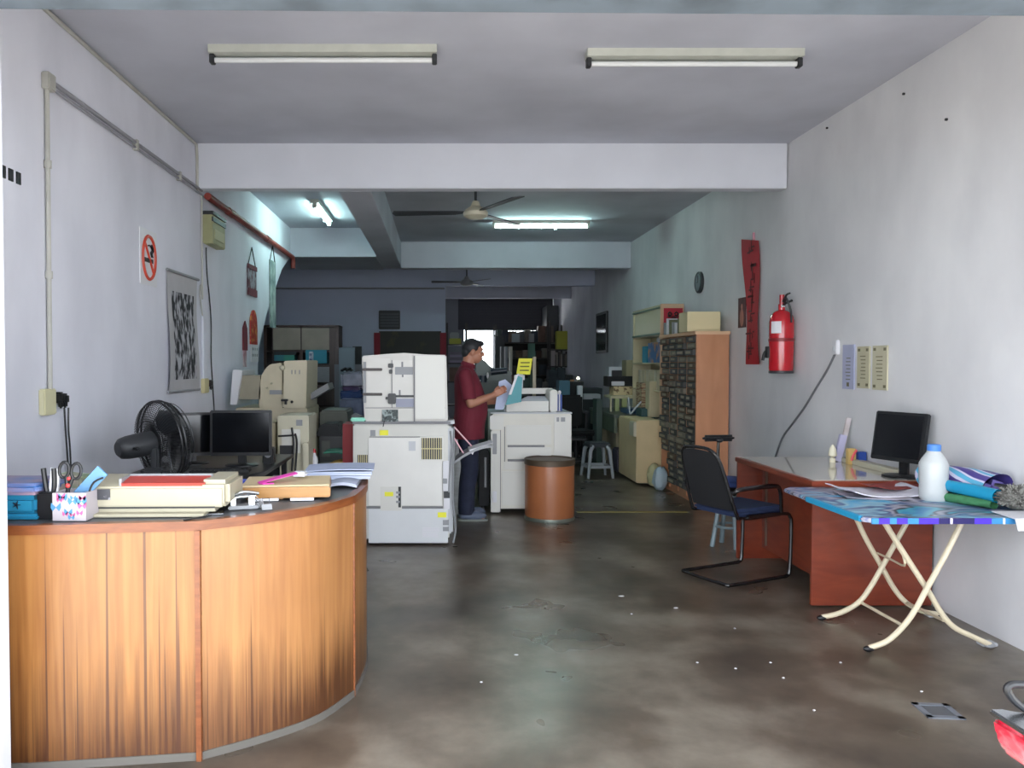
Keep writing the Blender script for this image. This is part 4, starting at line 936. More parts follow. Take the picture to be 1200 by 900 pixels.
f2('grey_plate',463,430,484,439,m_grey,.012,.002); f2('grey_plate',464,467,485,477,mat('plate_blue_grey','8c8fa0',.5),.012,.002); f2('dark_rail',462,463,485,465.5,m_dark,.02)
for (x,y0,y1) in ((471.5,424,430),(472,439,442),(468.5,457,463)): f2('small_pin',x-1,y0,x+1,y1,m_seam,.014)
f2('circuit_board',448,480,466.5,496,mat('pcb_dark','2e3a3a',.5,col2='8f9c9a',scale=30,lo=.5,hi=.6),.02)
f2('lower_panel',429,480,446,496,m_copier,.006,.002); f2('lower_panel',468,480,484,496,m_copier,.006,.002)
m = M(); c=P(453,488,Yt-.02); m.tube([c,P(450,495,Yt-.04),P(449,500,Yt-.045)],.004,6); done('short_wire', m, m_dark, t)
m = M(); c0=P(524,493,Yt-.0); m.box(c0.x-.02,P(533,0,Yt).x,Yt,Yt+.1,c0.z-.03,c0.z-.0,rot=(0,-.12,0)); done('side_arm', m, m_lgrey, t)
# paper catch tray with pink rods hung at the right side
t = thing('paper_catch_tray','grey curved catch tray with pink rods between the copier and the man','tray',(.26,6.7,.6))
pth = [P(531,541,6.6),P(545,532,6.62),(P(560,524,6.64)),P(576,520,6.66)]
m = M()
for k in range(3):
    a,c = pth[k],pth[k+1]
m.sheet(lambda u,v:(pth[0].x+(pth[3].x-pth[0].x)*u, 6.56+.3*v, pth[0].z+(pth[3].z-pth[0].z)*(1-(1-u)**1.8)),10,2,.022); done('tray_sheet', m, m_grey, t)
for (xa,ya,xb,yb_) in ((532,500,553,523),(532,513,543,531)):
    m = M(); m.cyl(P(xa,ya,6.58),P(xb,yb_,6.58),.006); done('pink_rod', m, mat('pink_rod','d8a8b4',.4), t)
m = M(); m.cyl(P(532,500,6.58),P(532,541,6.58),.007); done('upright', m, m_grey, t)
m = M(); c = P(562,524,6.6); m.sheet(lambda u,v:(c.x-.09+.2*u,6.57+.25*v,c.z-.02+.06*u),4,1,.004); m.prism([(c.x-.09,c.z-.02),(c.x-.03,c.z-.0),(c.x-.06,c.z-.06)],6.565,6.57,'y'); solo('paper', m, m_white, 'white sheet lying on the grey catch tray by the man', 'paper')
# ============================================================= SECOND COPIER
Y = 7.84
a = P(574,603,Y); b_ = P(670,485,Y); zt = b_.z
t = thing('photocopier','cream-white photocopier behind the brown drum','copier',((a.x+b_.x)/2,Y+.33,0))
m = M(); m.box(a.x+.02,b_.x,Y,Y+.66,.05,zt,bev=.01); done('cabinet_body', m, mat('copier_cream','d6d3c8',.5,amt=.07,scale=4), t)
def f3(name,x0,y0,x1,y1,mt,d=.012,bev=.003): return ff(name,x0,y0,x1,y1,mt,t,d,Y,bev)
f3('left_column',575,505,586,600,m_copier2,.02,.006)
f3('left_top_cover',574,487,590,503,m_copier2,.014)
f3('grey_strip',577,508,582,532,m_grey,.026)
f3('front_door',593,498,646,521,m_copier2); f3('paper_drawer',593,524,646,537,m_copier2,.014); f3('paper_drawer',590,541,612,550,m_copier2,.014)
f3('lower_door',588,552,668,592,m_copier2); f3('right_cover',649,487,669,540,m_copier2)
m = M(); c=P(597,540,Y); m.box(P(596,0,Y).x,P(636,0,Y).x,Y-.018,Y,P(0,539.5,Y).z-.008,P(0,538,Y).z); m.box(P(596,0,Y).x,P(640,0,Y).x,Y-.006,Y,P(0,524,Y).z,P(0,522,Y).z+.004); m.box(P(592,0,Y).x,P(593,0,Y).x,Y-.006,Y,P(0,550,Y).z,P(0,500,Y).z); m.box(P(587,0,Y).x,P(588,0,Y).x,Y-.006,Y,P(0,600,Y).z,P(0,504,Y).z); done('panel_seam', m, m_seam, t)
f3('grey_label',652,489,655,494,m_grey,.014,0); f3('grey_label',657,489,662,494,m_grey,.014,0)
f3('side_latch',577,575,582,588,m_white,.04,.004)
for x in (a.x+.09,b_.x-.09):
    for y in (Y+.07,Y+.58): m = M(); m.cyl((x-.015,y,.035),(x+.015,y,.035),.033); m.box(x-.02,x+.02,y-.02,y+.02,.03,.08); done('caster', m, m_black, t)
m = M(); m.box(a.x+.0,b_.x+.005,Y-.005,Y+.66,zt,zt+.015,bev=.004); done('top_deck', m, m_lgrey, t)
# output tray frame on top
Yd = 7.95
t = thing('feed_tray','white paper feeder tray frame standing on the cream-white copier','tray',(P(620,0,Yd).x,Yd+.2,zt+.015))
zz = lambda y: P(0,y,Yd).z
xx = lambda x: P(x,0,Yd).x
m = M(); m.box(xx(607),xx(655),Yd+.3,Yd+.34,zz(463),zz(456),bev=.006); m.box(xx(607),xx(613),Yd+.28,Yd+.34,zt+.015,zz(440),bev=.006); done('back_rail', m, m_copier2, t)
m = M(); m.box(xx(646),xx(655),Yd-.02,Yd+.35,zt+.015,zz(457),bev=.01); done('side_frame', m, m_copier2, t)
m = M(); m.box(xx(594),xx(645),Yd+.0,Yd+.02,zt+.015,zz(470),bev=.004); m.box(xx(594),xx(602),Yd-.04,Yd+.3,zt+.015,zz(472),bev=.006); done('front_ledge', m, m_copier2, t)
m = M(); m.sheet(lambda u,v:(xx(603)+(xx(645)-xx(603))*u,Yd+.03+.25*v,zt+.06+.10*min(1,u*2.2)*(.6+.4*v)+.0),10,4,.01); solo('printed_sheets', m, mat('lilac_white_paper','d3d2de',.6), 'loose white sheets lying in the copier feeder tray', 'paper')
m = M(); m.box(xx(592),xx(612),Yd+.02,Yd+.3,zt+.015,zt+.05,bev=.004); solo('paper_ream', m, m_lgrey, 'grey ream of paper at the left end of the feeder tray', 'ream')
t = thing('notice_card','bright yellow notice card on a short stand above the copier','notice',(xx(614),Yd+.3,zz(447)))
m = M(); q = [P(*v,Yd+.3) for v in ((605,438),(608,420),(624,420),(621,439))]; m.prism([(v.x,v.z) for v in q],Yd+.29,Yd+.3,'y'); done('card', m, m_yellow, t)
m = M()
for k in range(3):
    c = P(610+(-.5*k),425+k*4.5,Yd+.28); m.box(c.x,c.x+.095,c.y-.0,c.y+.004,c.z-.006,c.z+.006)
done('black_print', m, mat('olive_print','6a681c',.6), t)
m = M(); m.box(xx(612),xx(618),Yd+.31,Yd+.34,zz(458),zz(436)); m.box(xx(610),xx(620),Yd+.3,Yd+.33,zz(446),zz(440)); done('stand', m, m_lgrey, t)
m = M(); c0 = P(624,458,8.6); c1 = P(628,418,8.6); m.box(c0.x,c1.x,8.58,8.62,0,c1.z,bev=.004); solo('upright_post', m, mat('aged_post','a39b86',.6), 'slim aged upright post behind the yellow notice', 'post')
# blue lidded box, marker pot right on the copier side
m = M(); c = P(656,0,8.25); m.box(P(653,0,8.2).x,P(659,0,8.2).x,8.1,8.35,zt+.015,P(0,462,8.2).z,bev=.004); solo('box_file', m, m_blue, 'bright blue box file standing at the right rear of the copier', 'box file')
t = thing('cleaning_brush','thin white handled brush standing at the right edge of the copier','brush',(P(657.5,0,7.95).x,7.95,zt+.015))
xq = P(657.5,0,7.95).x; m = M(); m.cyl((xq,7.95,zt+.015),(xq,7.95,P(0,461,7.95).z),.006); done('handle', m, m_white, t)
m = M(); m.sph((xq,7.95,P(0,460,7.95).z),(.016,.016,.022)); done('brush_head', m, m_white, t)
# brown drum
c = PH(644.5,613,0); c.y += .22
cx, cy = (c.x*c.y/(c.y-.22)), c.y
cx = (644.5-515)*cy/F
t = thing('cardboard_drum','brown cardboard drum with grey metal rims standing on the floor','drum',(cx,cy,0))
m = M(); m.lathe([(0,.01),(.232,.01),(.236,.04),(.236,.52),(.232,.55),(0,.55)],(cx,cy,0),40); done('drum_body', m, mat('drum_brown','a3633c',.45,amt=.14,scale=3,coat=.2), t)
m = M(); m.lathe([(.0,.0),(.238,0),(.241,.01),(.239,.032),(.233,.034)],(cx,cy,0),40); done('bottom_rim', m, mat('zinc','83897f',.4,metal=.6), t)
m = M(); m.lathe([(.234,.525),(.243,.53),(.243,.578),(.236,.584),(.22,.58),(.215,.572),(0,.572)],(cx,cy,0),40); done('lid', m, mat('rusty_rim','5a4c3c',.5,metal=.3,amt=.2), t)
# ============================================================= THE MAN
mx_, my_ = .27, 7.62
t = thing('person','person in maroon short-sleeved shirt and dark jeans standing reading papers by the copier','person',(mx_,my_,0))
m_skin = mat('skin','a8745c',.5); m_hair = mat('black_hair','15161a',.6); m_shirt = mat('maroon_shirt','6e1a2c',.8,amt=.2,scale=7); m_jean = mat('dark_jeans','20263c',.85,amt=.25,scale=14)
def remesh(bm, vox, mname, mt, par, smooth=2):
    me = bpy.data.meshes.new('tmp'); bm.to_mesh(me); bm.free()
    o = bpy.data.objects.new('tmp', me); C.objects.link(o)
    md = o.modifiers.new('r','REMESH'); md.mode = 'VOXEL'; md.voxel_size = vox; md.use_smooth_shade = True
    if smooth: s_ = o.modifiers.new('sm','SMOOTH'); s_.factor = .5; s_.iterations = smooth
    dg = bpy.context.evaluated_depsgraph_get(); r = bpy.data.meshes.new_from_object(o.evaluated_get(dg))
    bpy.data.objects.remove(o); bpy.data.meshes.remove(me); r.name = mname
    r.materials.clear(); r.materials.append(mt)
    ob = bpy.data.objects.new(mname, r); C.objects.link(ob); ob.parent = par; return ob
# closed limbs and lofted trunk in the frame of the person (facing +x), fused into one surface
def limb(m, pts):
    m.tube([p for p,r in pts],[r for p,r in pts],14,5)
    for p,r in pts: m.sph(p,(r,r,r),14)
def loft(m, secs, seg=28):
    """secs: (x, z, half depth, half width)"""
    out = []
    n = len(secs)
    for i in range(n-1):
        q = [secs[max(i-1,0)],secs[i],secs[i+1],secs[min(i+2,n-1)]]
        for k in range(4):
            t_ = k/4; out.append([.5*((2*q[1][c])+(q[2][c]-q[0][c])*t_+(2*q[0][c]-5*q[1][c]+4*q[2][c]-q[3][c])*t_*t_+(3*q[1][c]-q[0][c]-3*q[2][c]+q[3][c])*t_**3) for c in range(4)])
    out.append(list(secs[-1])); rings = []
    for x,z,a_,b_ in out: rings.append([m.bm.verts.new((x+a_*math.cos(2*PI*k/seg), b_*math.sin(2*PI*k/seg), z)) for k in range(seg)])
    for A_,B_ in zip(rings,rings[1:]):
        for k in range(seg): m.bm.faces.new((A_[k],A_[(k+1)%seg],B_[(k+1)%seg],B_[k]))
    m.bm.faces.new(rings[0][::-1]); m.bm.faces.new(rings[-1]); m._fin([v for r_ in rings for v in r_])
def rem(m, vox, name, mt, par, sm=2):
    bmesh.ops.recalc_face_normals(m.bm, faces=m.bm.faces)
    return remesh(m.bm, vox, name, mt, par, sm)
ARM = {}
for sd in (-1,1):
    if sd == -1: ARM[sd] = [Vector(v) for v in ((-.03,-.185,1.385),(.02,-.235,1.115),(.24,-.21,1.20),(.32,-.20,1.245))]
    else: ARM[sd] = [Vector(v) for v in ((-.03,.185,1.385),(.04,.225,1.11),(.25,.12,1.12),(.32,.10,1.15))]
body = M()
loft(body,[(0,.84,.11,.16),(0,.95,.12,.165),(.025,1.08,.125,.155),(.0,1.25,.115,.17),(-.015,1.38,.09,.165),(-.015,1.44,.06,.09),(.0,1.48,.060,.062),(.015,1.53,.06,.058),(.02,1.58,.06,.055)])
for sd in (-1,1):
    sh,el,wr,hd = ARM[sd]
    limb(body,[(Vector((-.02,sd*.10,1.40)),.05),(sh,.052),(sh.lerp(el,.5),.045),(el,.039)])
    limb(body,[(el,.039),(el.lerp(wr,.3),.041),(el.lerp(wr,.7),.032),(wr,.026)])
    limb(body,[(Vector((0,sd*.09,.88)),.09),(Vector((.01,sd*.095,.68)),.075),(Vector((.02,sd*.10,.49)),.055),(Vector((-.01,sd*.105,.3)),.053),(Vector((-.02,sd*.105,.09)),.038)])
    limb(body,[(Vector((-.03,sd*.108,.05)),.035),(Vector((.13,sd*.118,.035)),.03)])
    # hand: a palm and five separate fingers curling round the sheets
    d = (hd-wr).normalized(); up = Vector((0,0,1)); up = (up-d*up.dot(d)).normalized(); n = d.cross(up)
    for o_ in (-.022,-.007,.008,.022): limb(body,[(wr+d*.0+up*o_*.6,.017),(wr+d*.07+up*o_,.0145)])
    for off,L_ in ((.029,.065),(.0105,.075),(-.0085,.07),(-.0275,.055)):
        b0 = wr+d*.068+up*off
        limb(body,[(b0,.0085),(b0+d*L_*.45,.0083),(b0+d*L_*.75-n*sd*.02,.0078),(b0+d*L_*.72-n*sd*.04,.007)])
    b0 = wr+d*.02+up*.022
    limb(body,[(b0,.012),(b0+d*.026+up*.022-n*sd*.012,.0105),(b0+d*.052+up*.026-n*sd*.026,.009)])
# head
mh = body; hc = Vector((.055,0,1.605)); tl = .12
Hm = Matrix.Translation(hc)@Matrix.Rotation(tl,4,'Y')
mh.X = Hm
mh.sph((-.012,0,.022),(.095,.076,.092),24); mh.sph((.022,0,-.035),(.07,.06,.075),20); mh.sph((.045,0,-.078),(.032,.034,.028),16)
mh.sph((-.02,0,-.06),(.05,.048,.06),16)
mh.sph((.088,0,-.012),(.02,.013,.026),12); mh.sph((.098,0,-.022),(.014,.015,.011),12)
mh.sph((.075,0,.03),(.02,.055,.014),12)
mh.sph((.072,-.036,-.025),(.018,.02,.02),12); mh.sph((.072,.036,-.025),(.018,.02,.02),12)
mh.sph((.086,0,-.053),(.012,.024,.007),12); mh.sph((.084,0,-.063),(.011,.02,.007),12)
for sd in (-1,1): mh.sph((-.008,sd*.079,-.008),(.019,.010,.032),12,rot=(0,.15,0))
mh.X = None
rem(body,.005,'body',m_skin,t,2)
for sd in (-1,1):
    m = M(); m.X = WM[t.name]@Hm; m.sph((.079,sd*.032,.008),(.009,.012,.008),12); ey = done('eye', m, mat('eye_white','d8d4d0',.3), t)
    m = M(); m.X = WM[t.name]@Hm; m.sph((.086,sd*.032,.007),(.004,.005,.005),10); done('iris', m, m_black, ey)
    m = M(); m.X = WM[t.name]@Hm; m.tube([(.085,sd*.015,.026),(.085,sd*.035,.031),(.072,sd*.053,.026)],.004,6,3); done('eyebrow', m, m_hair, t)
m = M(); m.X = WM[t.name]@Hm; m.sph((.0925,0,-.0585),(.007,.02,.002),12); done('mouth', m, mat('lip','7a4038',.5), t)
# hair
m = M(); m.X = Hm
m.sph((-.022,0,.036),(.098,.083,.092),28)
m.sph((.045,0,.085),(.05,.06,.03),16); m.sph((-.07,0,-.01),(.045,.07,.06),16)
for v in list(m.bm.verts):
    q = Hm.inverted()@v.co
    if q.x > .045 and q.z < .055: v.co = Hm@Vector((min(q.x,.05),q.y*.9,max(q.z,.05)))
    elif q.z < -.005 and q.x > -.035: v.co = Hm@Vector((q.x,q.y*.9,max(q.z,.012)))
rem(m,.006,'hair',m_hair,t,2)
# shirt with short sleeves ending above the elbow
m = M()
loft(m,[(.01,.775,.155,.195),(.012,.9,.155,.19),(.035,1.06,.16,.185),(.012,1.24,.14,.195),(-.01,1.36,.115,.19),(-.015,1.43,.08,.13),(-.005,1.475,.066,.072)])
for sd in (-1,1):
    sh,el,wr,hd = ARM[sd]
    limb(m,[(Vector((-.02,sd*.11,1.385)),.066),(sh,.068)])
    m.tube([sh,sh.lerp(el,.4),sh.lerp(el,.86)],[.068,.066,.068],16,4)
rem(m,.007,'shirt',m_shirt,t,2)
m = M(); m.X = WM[t.name]; m.lathe([(.058,.0),(.074,.0),(.066,.04),(.056,.04)],(-.0,0,1.462),24,(0,.3,0)); done('collar', m, m_shirt, t)
# trousers
m = M()
loft(m,[(0,.80,.125,.165),(0,.88,.13,.165),(.005,.95,.13,.165)])
for sd in (-1,1):
    m.tube([Vector((0,sd*.085,.9)),Vector((.01,sd*.09,.68)),Vector((.02,sd*.095,.49)),Vector((-.005,sd*.1,.3)),Vector((-.015,sd*.105,.06))],[.10,.095,.083,.077,.076],18,5)
rem(m,.008,'trousers',m_jean,t,1)
for sd in (-1,1):
    m = lm(t); m.sph((.045,sd*.115,.045),(.135,.05,.048),20)
    for v in m.bm.verts: v.co.z = max(v.co.z,.003)
    sh_ = done('shoe', m, mat('slate_shoe','5a6478',.6), t)
    m = lm(t); m.lathe([(0,0),(1,0),(1,.02),(0,.02)],(.045,sd*.115,0),28,sx=.145,sy=.055); done('shoe_sole', m, mat('sole','777c78',.6), sh_)
# the sheets he holds
m = M(); q = mx_+.33
m.prism([(mx_+.26,1.05),(mx_+.34,1.05),(mx_+.43,1.28),(mx_+.36,1.34),(mx_+.30,1.32)],my_-.02,my_-.015,'y'); solo('paper_sheets', m, mat('bluish_sheet','aab4d0',.5), 'pale blue sheets held upright in the person\'s hands', 'paper')
t = thing('open_booklet','open teal and white booklet held by the person','booklet',(mx_+.42,my_-.17,1.12))
m = M(); m.prism([(mx_+.35,1.10),(mx_+.50,1.13),(mx_+.51,1.36),(mx_+.46,1.38),(mx_+.40,1.26)],my_-.16,my_-.155,'y'); done('teal_cover', m, mat('teal_cover','3d8a92',.5), t)
m = M(); m.prism([(mx_+.38,1.20),(mx_+.405,1.2),(mx_+.475,1.40),(mx_+.445,1.38)],my_-.17,my_-.165,'y'); done('white_page', m, m_white, t)
# dark cart behind the man legs
t = thing('black_trolley','black trolley with grey bars standing between the man and the second copier','trolley',(.5,7.75,0))
m = M(); m.box(.40,.50,7.95,8.3,.06,.62,bev=.01); done('trolley_body', m, m_blackm, t)
m = M(); m.cyl((.46,7.93,.25),(.46,7.93,.55),.012); done('grey_bar', m, m_grey, t)
m = M(); m.cyl((.42,7.97,.03),(.45,7.97,.03),.03); m.cyl((.42,8.25,.03),(.45,8.25,.03),.03); done('wheel', m, m_black, t)
# ============================================================= RIGHT SIDE DESK
HD = .777
X0, X1, Yn, Yf = 2.27, 3.03, 4.82, 6.08
m_rw = wood('red_mahogany','8f4128','7a3220',scale=2,grain=(2,2,9),rough=.35,coat=.3)
m_top = mat('desk_top_laminate','b9b0a2',.12,coat=.6)
t = thing('office_desk','reddish-brown office desk with glossy top against right wall','desk',((X0+X1)/2,(Yn+Yf)/2,0))
m = M(); m.box(X0,X1,Yn,Yf,HD-.035,HD,bev=.004); done('desk_top', m, m_rw, t)
m = M(); m.box(X0+.03,X1-.03,Yn+.03,Yf-.03,HD,HD+.003); done('top_surface', m, m_top, t)
m = M(); m.box(X0+.01,X1-.01,Yn+.01,Yn+.035,0.01,HD-.035,bev=.003); done('end_panel', m, m_rw, t)
m = M(); m.box(X0+.01,X1-.01,Yf-.035,Yf-.01,0,HD-.035,bev=.003); done('end_panel', m, m_rw, t)
m = M(); m.box(X0+.2,X0+.22,Yn+.03,Yf-.03,.09,HD-.035); done('modesty_panel', m, m_rw, t)
m = M(); m.box(X0+.185,X0+.2,5.95,5.965,.12,HD-.06); done('panel_strip', m, mat('strip_brown','5b4438',.5), t)
def onD(x,y,h=HD+.003): return PH(x,y,h)
# things on the desk
c = Vector((2.88,4.96,HD+.003))
t = monitor('black computer monitor turned away on the reddish desk', tuple(c), math.radians(-70), .36,.31,.10,-.16)
t = thing('plastic_strip','cream plastic strip leaning on the wall side of the desk','strip',(2.95,5.35,HD)); m = M(); m.box(2.92,3.0,5.05,5.75,HD+.003,HD+.035,bev=.005); done('strip_body', m, m_cream, t)
def dk(x): return x
c = PH(1022,540,HD+.003)
def place(x,Y): return Vector(((x-515)*Y/F, Y, HD+.003))
p = place(977,5.72); m = M(); m.lathe([(0,0),(.02,0),(.02,.03),(.008,.035),(.03,.05),(.022,.10),(.004,.13),(0,.13)],tuple(p),16); solo('small_bottle', m, mat('glue_white','e3ddc4',.4), 'small cream cone-topped bottle on the reddish desk', 'bottle')
p = place(986,5.75); m = M(); m.box(p.x-.02,p.x+.03,p.y,p.y+.03,HD+.003,HD+.2,bev=.003,rot=(0,.22,0)); solo('leaflet_bundle', m, mat('lilac_leaflet','b7b4cf',.5), 'lilac bundle of leaflets leaning behind the cream bottle on the desk', 'leaflets')
p = place(992,5.8); m = M(); m.box(p.x-.012,p.x+.022,p.y+.02,p.y+.04,HD+.003,HD+.32,bev=.003,rot=(0,.2,0)); solo('card_tube', m, mat('taupe_white','b5aaa6',.5,col2='ddd8dc',scale=6), 'tall pale leaning tube with brown tip on the desk', 'tube')
p = place(999,5.6); m = M(); m.box(p.x-.02,p.x+.035,p.y,p.y+.04,HD+.003,HD+.115,bev=.003); m.mi = 1; m.tube([(p.x,p.y-.005,HD+.03),(p.x+.012,p.y-.005,HD+.07),(p.x+.035,p.y-.005,HD+.105)],.008,6,3); solo('stamp_box', m, [mat('gold_print','c9ab6c',.5),mat('coral','d84a54',.5)], 'small gold and coral packet standing on the desk', 'packet')
p = place(1008,5.6); m = M(); m.box(p.x-.0,p.x+.055,p.y,p.y+.05,HD+.003,HD+.09,bev=.003); solo('small_box', m, m_blue, 'small blue carton next to the gold and coral packet', 'carton')
# desk chair : cantilever
m_tube = mat('black_tube','18181a',.25,coat=.4); m_seatb = mat('navy_fabric','1d2c4e',.85,amt=.2,scale=30); m_mesh = mat('black_mesh','16171a',.8)
t = thing('cantilever_chair','black-framed cantilever chair with navy seat facing the reddish desk','chair',(2.09,5.57,0),math.radians(26))
W = .215
for s in (-1,1): pass
m = lm(t)
pts = [(-.12,-W,.46),(.22,-W,.455),(.285,-W,.43),(.3,-W,.36),(.29,-W,.06),(.26,-W,.018),(.2,-W,.014),(-.24,-W,.014),(-.29,-W+.05,.014),(-.29,W-.05,.014),(-.24,W,.014),(.2,W,.014),(.26,W,.018),(.29,W,.06),(.3,W,.36),(.285,W,.43),(.22,W,.455),(-.12,W,.46)]
m.tube(pts,.0125,10,3); done('base_frame', m, m_tube, t)
m = lm(t)
pts = [(.2,-W+.01,.45),(-.15,-W+.01,.45),(-.22,-W+.01,.5),(-.325,-W+.04,.82),(-.365,-W+.09,.91),(-.37,0,.925),(-.365,W-.09,.91),(-.325,W-.04,.82),(-.22,W-.01,.5),(-.15,W-.01,.45),(.2,W-.01,.45)]
m.tube(pts,.012,10,4); done('back_frame', m, m_tube, t)
m = lm(t); m.sheet(lambda u,v:(-.21-.15*v-.012*math.sin(PI*u),((-W+.02)+(2*W-.04)*u)*(1-.14*v),.50+.41*v-.02*(2*u-1)**2*v),8,10); 
m2 = m
done('backrest', m, m_mesh, t)
m = lm(t); m.sheet(lambda u,v:(-.20-.152*v,((-W+.025)+(2*W-.05)*u)*(1-.14*v),.52+.38*v),6,6,.012); done('back_pad', m, m_mesh, t)
m = lm(t); m.box(-.21,.25,-W+.01,W-.01,.455,.51,bev=.022,seg=3); done('seat', m, m_seatb, t)
for s in (-1,1):
    m = lm(t); m.tube([(-.25,s*(W+.0),.62),(-.22,s*(W+.03),.655),(.06,s*(W+.035),.66),(.15,s*(W+.03),.63),(.19,s*(W+.01),.47)],[.013,.016,.018,.014,.012],10,4); done('armrest', m, m_tube, t)
# low T-backed chair behind
c = Vector((2.365,6.45,0))
t = thing('low_back_chair','round blue-seated stool with short black T-shaped backrest behind the desk chair','stool',tuple(c),math.radians(8))
m = lm(t); m.lathe([(0,.50),(.15,.50),(.175,.515),(.175,.54),(.14,.56),(0,.565)],seg=32); done('seat', m, mat('royal_navy','263f78',.7), t)
m = lm(t); m.lathe([(0,.47),(.13,.47),(.14,.5),(0,.5)]); done('seat_plate', m, m_black, t)
m = lm(t); m.tube([(0,.12,.48),(0,.19,.5),(-.0,.2,.6),(0,.19,.86)],[.012,.014,.017,.011],10,3); done('back_stem', m, m_tube, t)
m = lm(t); m.box(-.14,.14,.165,.215,.84,.895,bev=.02,seg=3); m.sph((0,.17,.85),(.03,.02,.02)); done('backrest', m, m_black, t)
for k in range(4):
    a = k*PI/2+1.5; m = lm(t); m.tube([(.06*math.cos(a),.06*math.sin(a),.47),(.10*math.cos(a),.10*math.sin(a),.25),(.14*math.cos(a),.14*math.sin(a),.0)],[.018,.018,.02],6); done('leg', m, mat('pale_blue_plastic','7f9096',.5), t)
m = lm(t); m.tube([(.115*math.cos(q*PI/12),.115*math.sin(q*PI/12),.17) for q in range(24)],.01,6,closed=True); done('foot_ring', m, mat('pale_blue_plastic','7f9096',.5), t)
# ============================================================= FOLDING TABLE
HB = .75
m_cl = bpy.data.materials.new('swirl_print_cloth'); m_cl.use_nodes = True; nt = m_cl.node_tree; b = nt.nodes['Principled BSDF']; N = nt.nodes.new; L = nt.links.new
tc = N('ShaderNodeTexCoord'); mp = N('ShaderNodeMapping'); mp.inputs['Scale'].default_value = (1.6,3.6,1); mp.inputs['Rotation'].default_value = (0,0,.35)
wv = N('ShaderNodeTexNoise'); wv.inputs['Scale'].default_value = 1.3; wv.inputs['Detail'].default_value = 2; wv.inputs['Distortion'].default_value = 1.1
rp = N('ShaderNodeValToRGB'); rp.color_ramp.interpolation = 'EASE'
els = [(.30,'1f9fd0'),(.40,'8fb9c8'),(.45,'274a86'),(.50,'a9a7b4'),(.56,'39364a'),(.60,'4aa6bc'),(.68,'1f7fb4')]
rp.color_ramp.elements[0].position = els[0][0]; rp.color_ramp.elements[0].color = lin(els[0][1]); rp.color_ramp.elements[1].position = els[-1][0]; rp.color_ramp.elements[1].color = lin(els[-1][1])
for p_,c_ in els[1:-1]: e = rp.color_ramp.elements.new(p_); e.color = lin(c_)
L(tc.outputs['Object'], mp.inputs[0]); L(mp.outputs[0], wv.inputs['Vector']); L(wv.outputs[0], rp.inputs[0]); L(rp.outputs[0], b.inputs['Base Color']); b.inputs['Roughness'].default_value = .35
bx0, bx1, by0, by1 = 2.05, 2.98, 3.80, 4.77
t = thing('folding_table','folding table with cream tube legs and blue swirl-printed top','table',((bx0+bx1)/2,(by0+by1)/2,0))
m = M(); m.prism([(bx0+.03,by0),(bx1,by0),(bx1,by1),(bx0+.06,by1),(bx0,by1-.06),(bx0,by0+.03)],HB-.022,HB,bev=.006); done('table_top', m, m_cl, t)
m = M(); m.box(bx0-.004,bx0+.02,by0+.05,by1-.35,HB-.026,HB+.003,bev=.003); done('cyan_edge', m, mat('cyan_tape','2290ba',.4), t)
mm = M(); cols = [mat('violet_check','4a2fc0',.4),mat('white_check','d8d4ea',.4),mat('sky_check','3a86bd',.4),mat('navy_check','26205a',.4)]
rb = random.Random(11); xq = bx0+.03
while xq < bx1-.01:
    w_ = rb.uniform(.01,.06); mm.mi = rb.choice([0,0,0,1,2,3,0]); mm.box(xq,min(xq+w_,bx1),by0-.004,by0+.004,HB-.026,HB+.002); xq += w_
done('checked_edge', mm, cols, t)
m_leg = mat('cream_enamel','d9cdb0',.35,amt=.1,scale=10,coat=.3)
def leg(pts, Y, r=.014, top=None):
    q = [P(x,y,Y) for x,y in pts]
    q = [Vector((v.x,v.y,max(v.z,.02))) for v in q]
    if top: q.append(Vector((q[-1].x+top,Y,HB-.024)))
    m = M(); m.tube(q,r,10,5); done('leg', m, m_leg, t); return q
La = leg([(1018,768),(1040,751),(1060,732),(1074,712),(1086,690),(1108,650),(1127,612)],4.08,.0145)
Lb = leg([(1160,757),(1140,746),(1118,735),(1103,718),(1086,690),(1055,642),(1037,613)],4.13,.0145)
Ra = leg([(963,731),(985,718),(1006,706),(1020,688),(1035,662),(1050,635),(1063,611)],4.58,.0145,.06)
Rb = leg([(1101,727),(1080,716),(1062,706),(1048,690),(1032,662),(1014,630),(1003,606)],4.63,.0145,-.06)
m = M(); m.cyl(P(1009,706,4.58),P(1058,733,4.1),.009); m.cyl(P(1062,706,4.63),P(1106,727,4.14),.009); done('cross_bar', m, m_leg, t)
m = M(); m.tube([P(1028,648,4.62),P(1045,656,4.4),P(1060,663,4.16),P(1058,650,4.14)],.006,8,3); done('lock_bar', m, m_leg, t)
for q in (La[0],Lb[0],Ra[0],Rb[0]):
    m = M(); m.sph((q.x,q.y,.016),(.03,.018,.016),12); done('foot_cap', m, m_black if q is not Lb[0] else m_grey, t)
m = M(); q=La[-1]; m.cyl((q.x,q.y,q.z),(q.x,q.y,HB-.022),.014); q=Lb[-1]; m.cyl((q.x,q.y,q.z),(q.x,q.y,HB-.022),.014); done('leg_socket', m, m_grey, t)
for (x,y,lab) in ((1097,725,'white plastic block under the rear right table foot'),(1162,760,'grey plastic block under the front right table foot')):
    c = PH(x,y,.0); m = M(); m.box(c.x-.03,c.x+.05,c.y+.02,c.y+.08,0,.02,bev=.004); solo('foot_block', m, m_lgrey, lab, 'block')
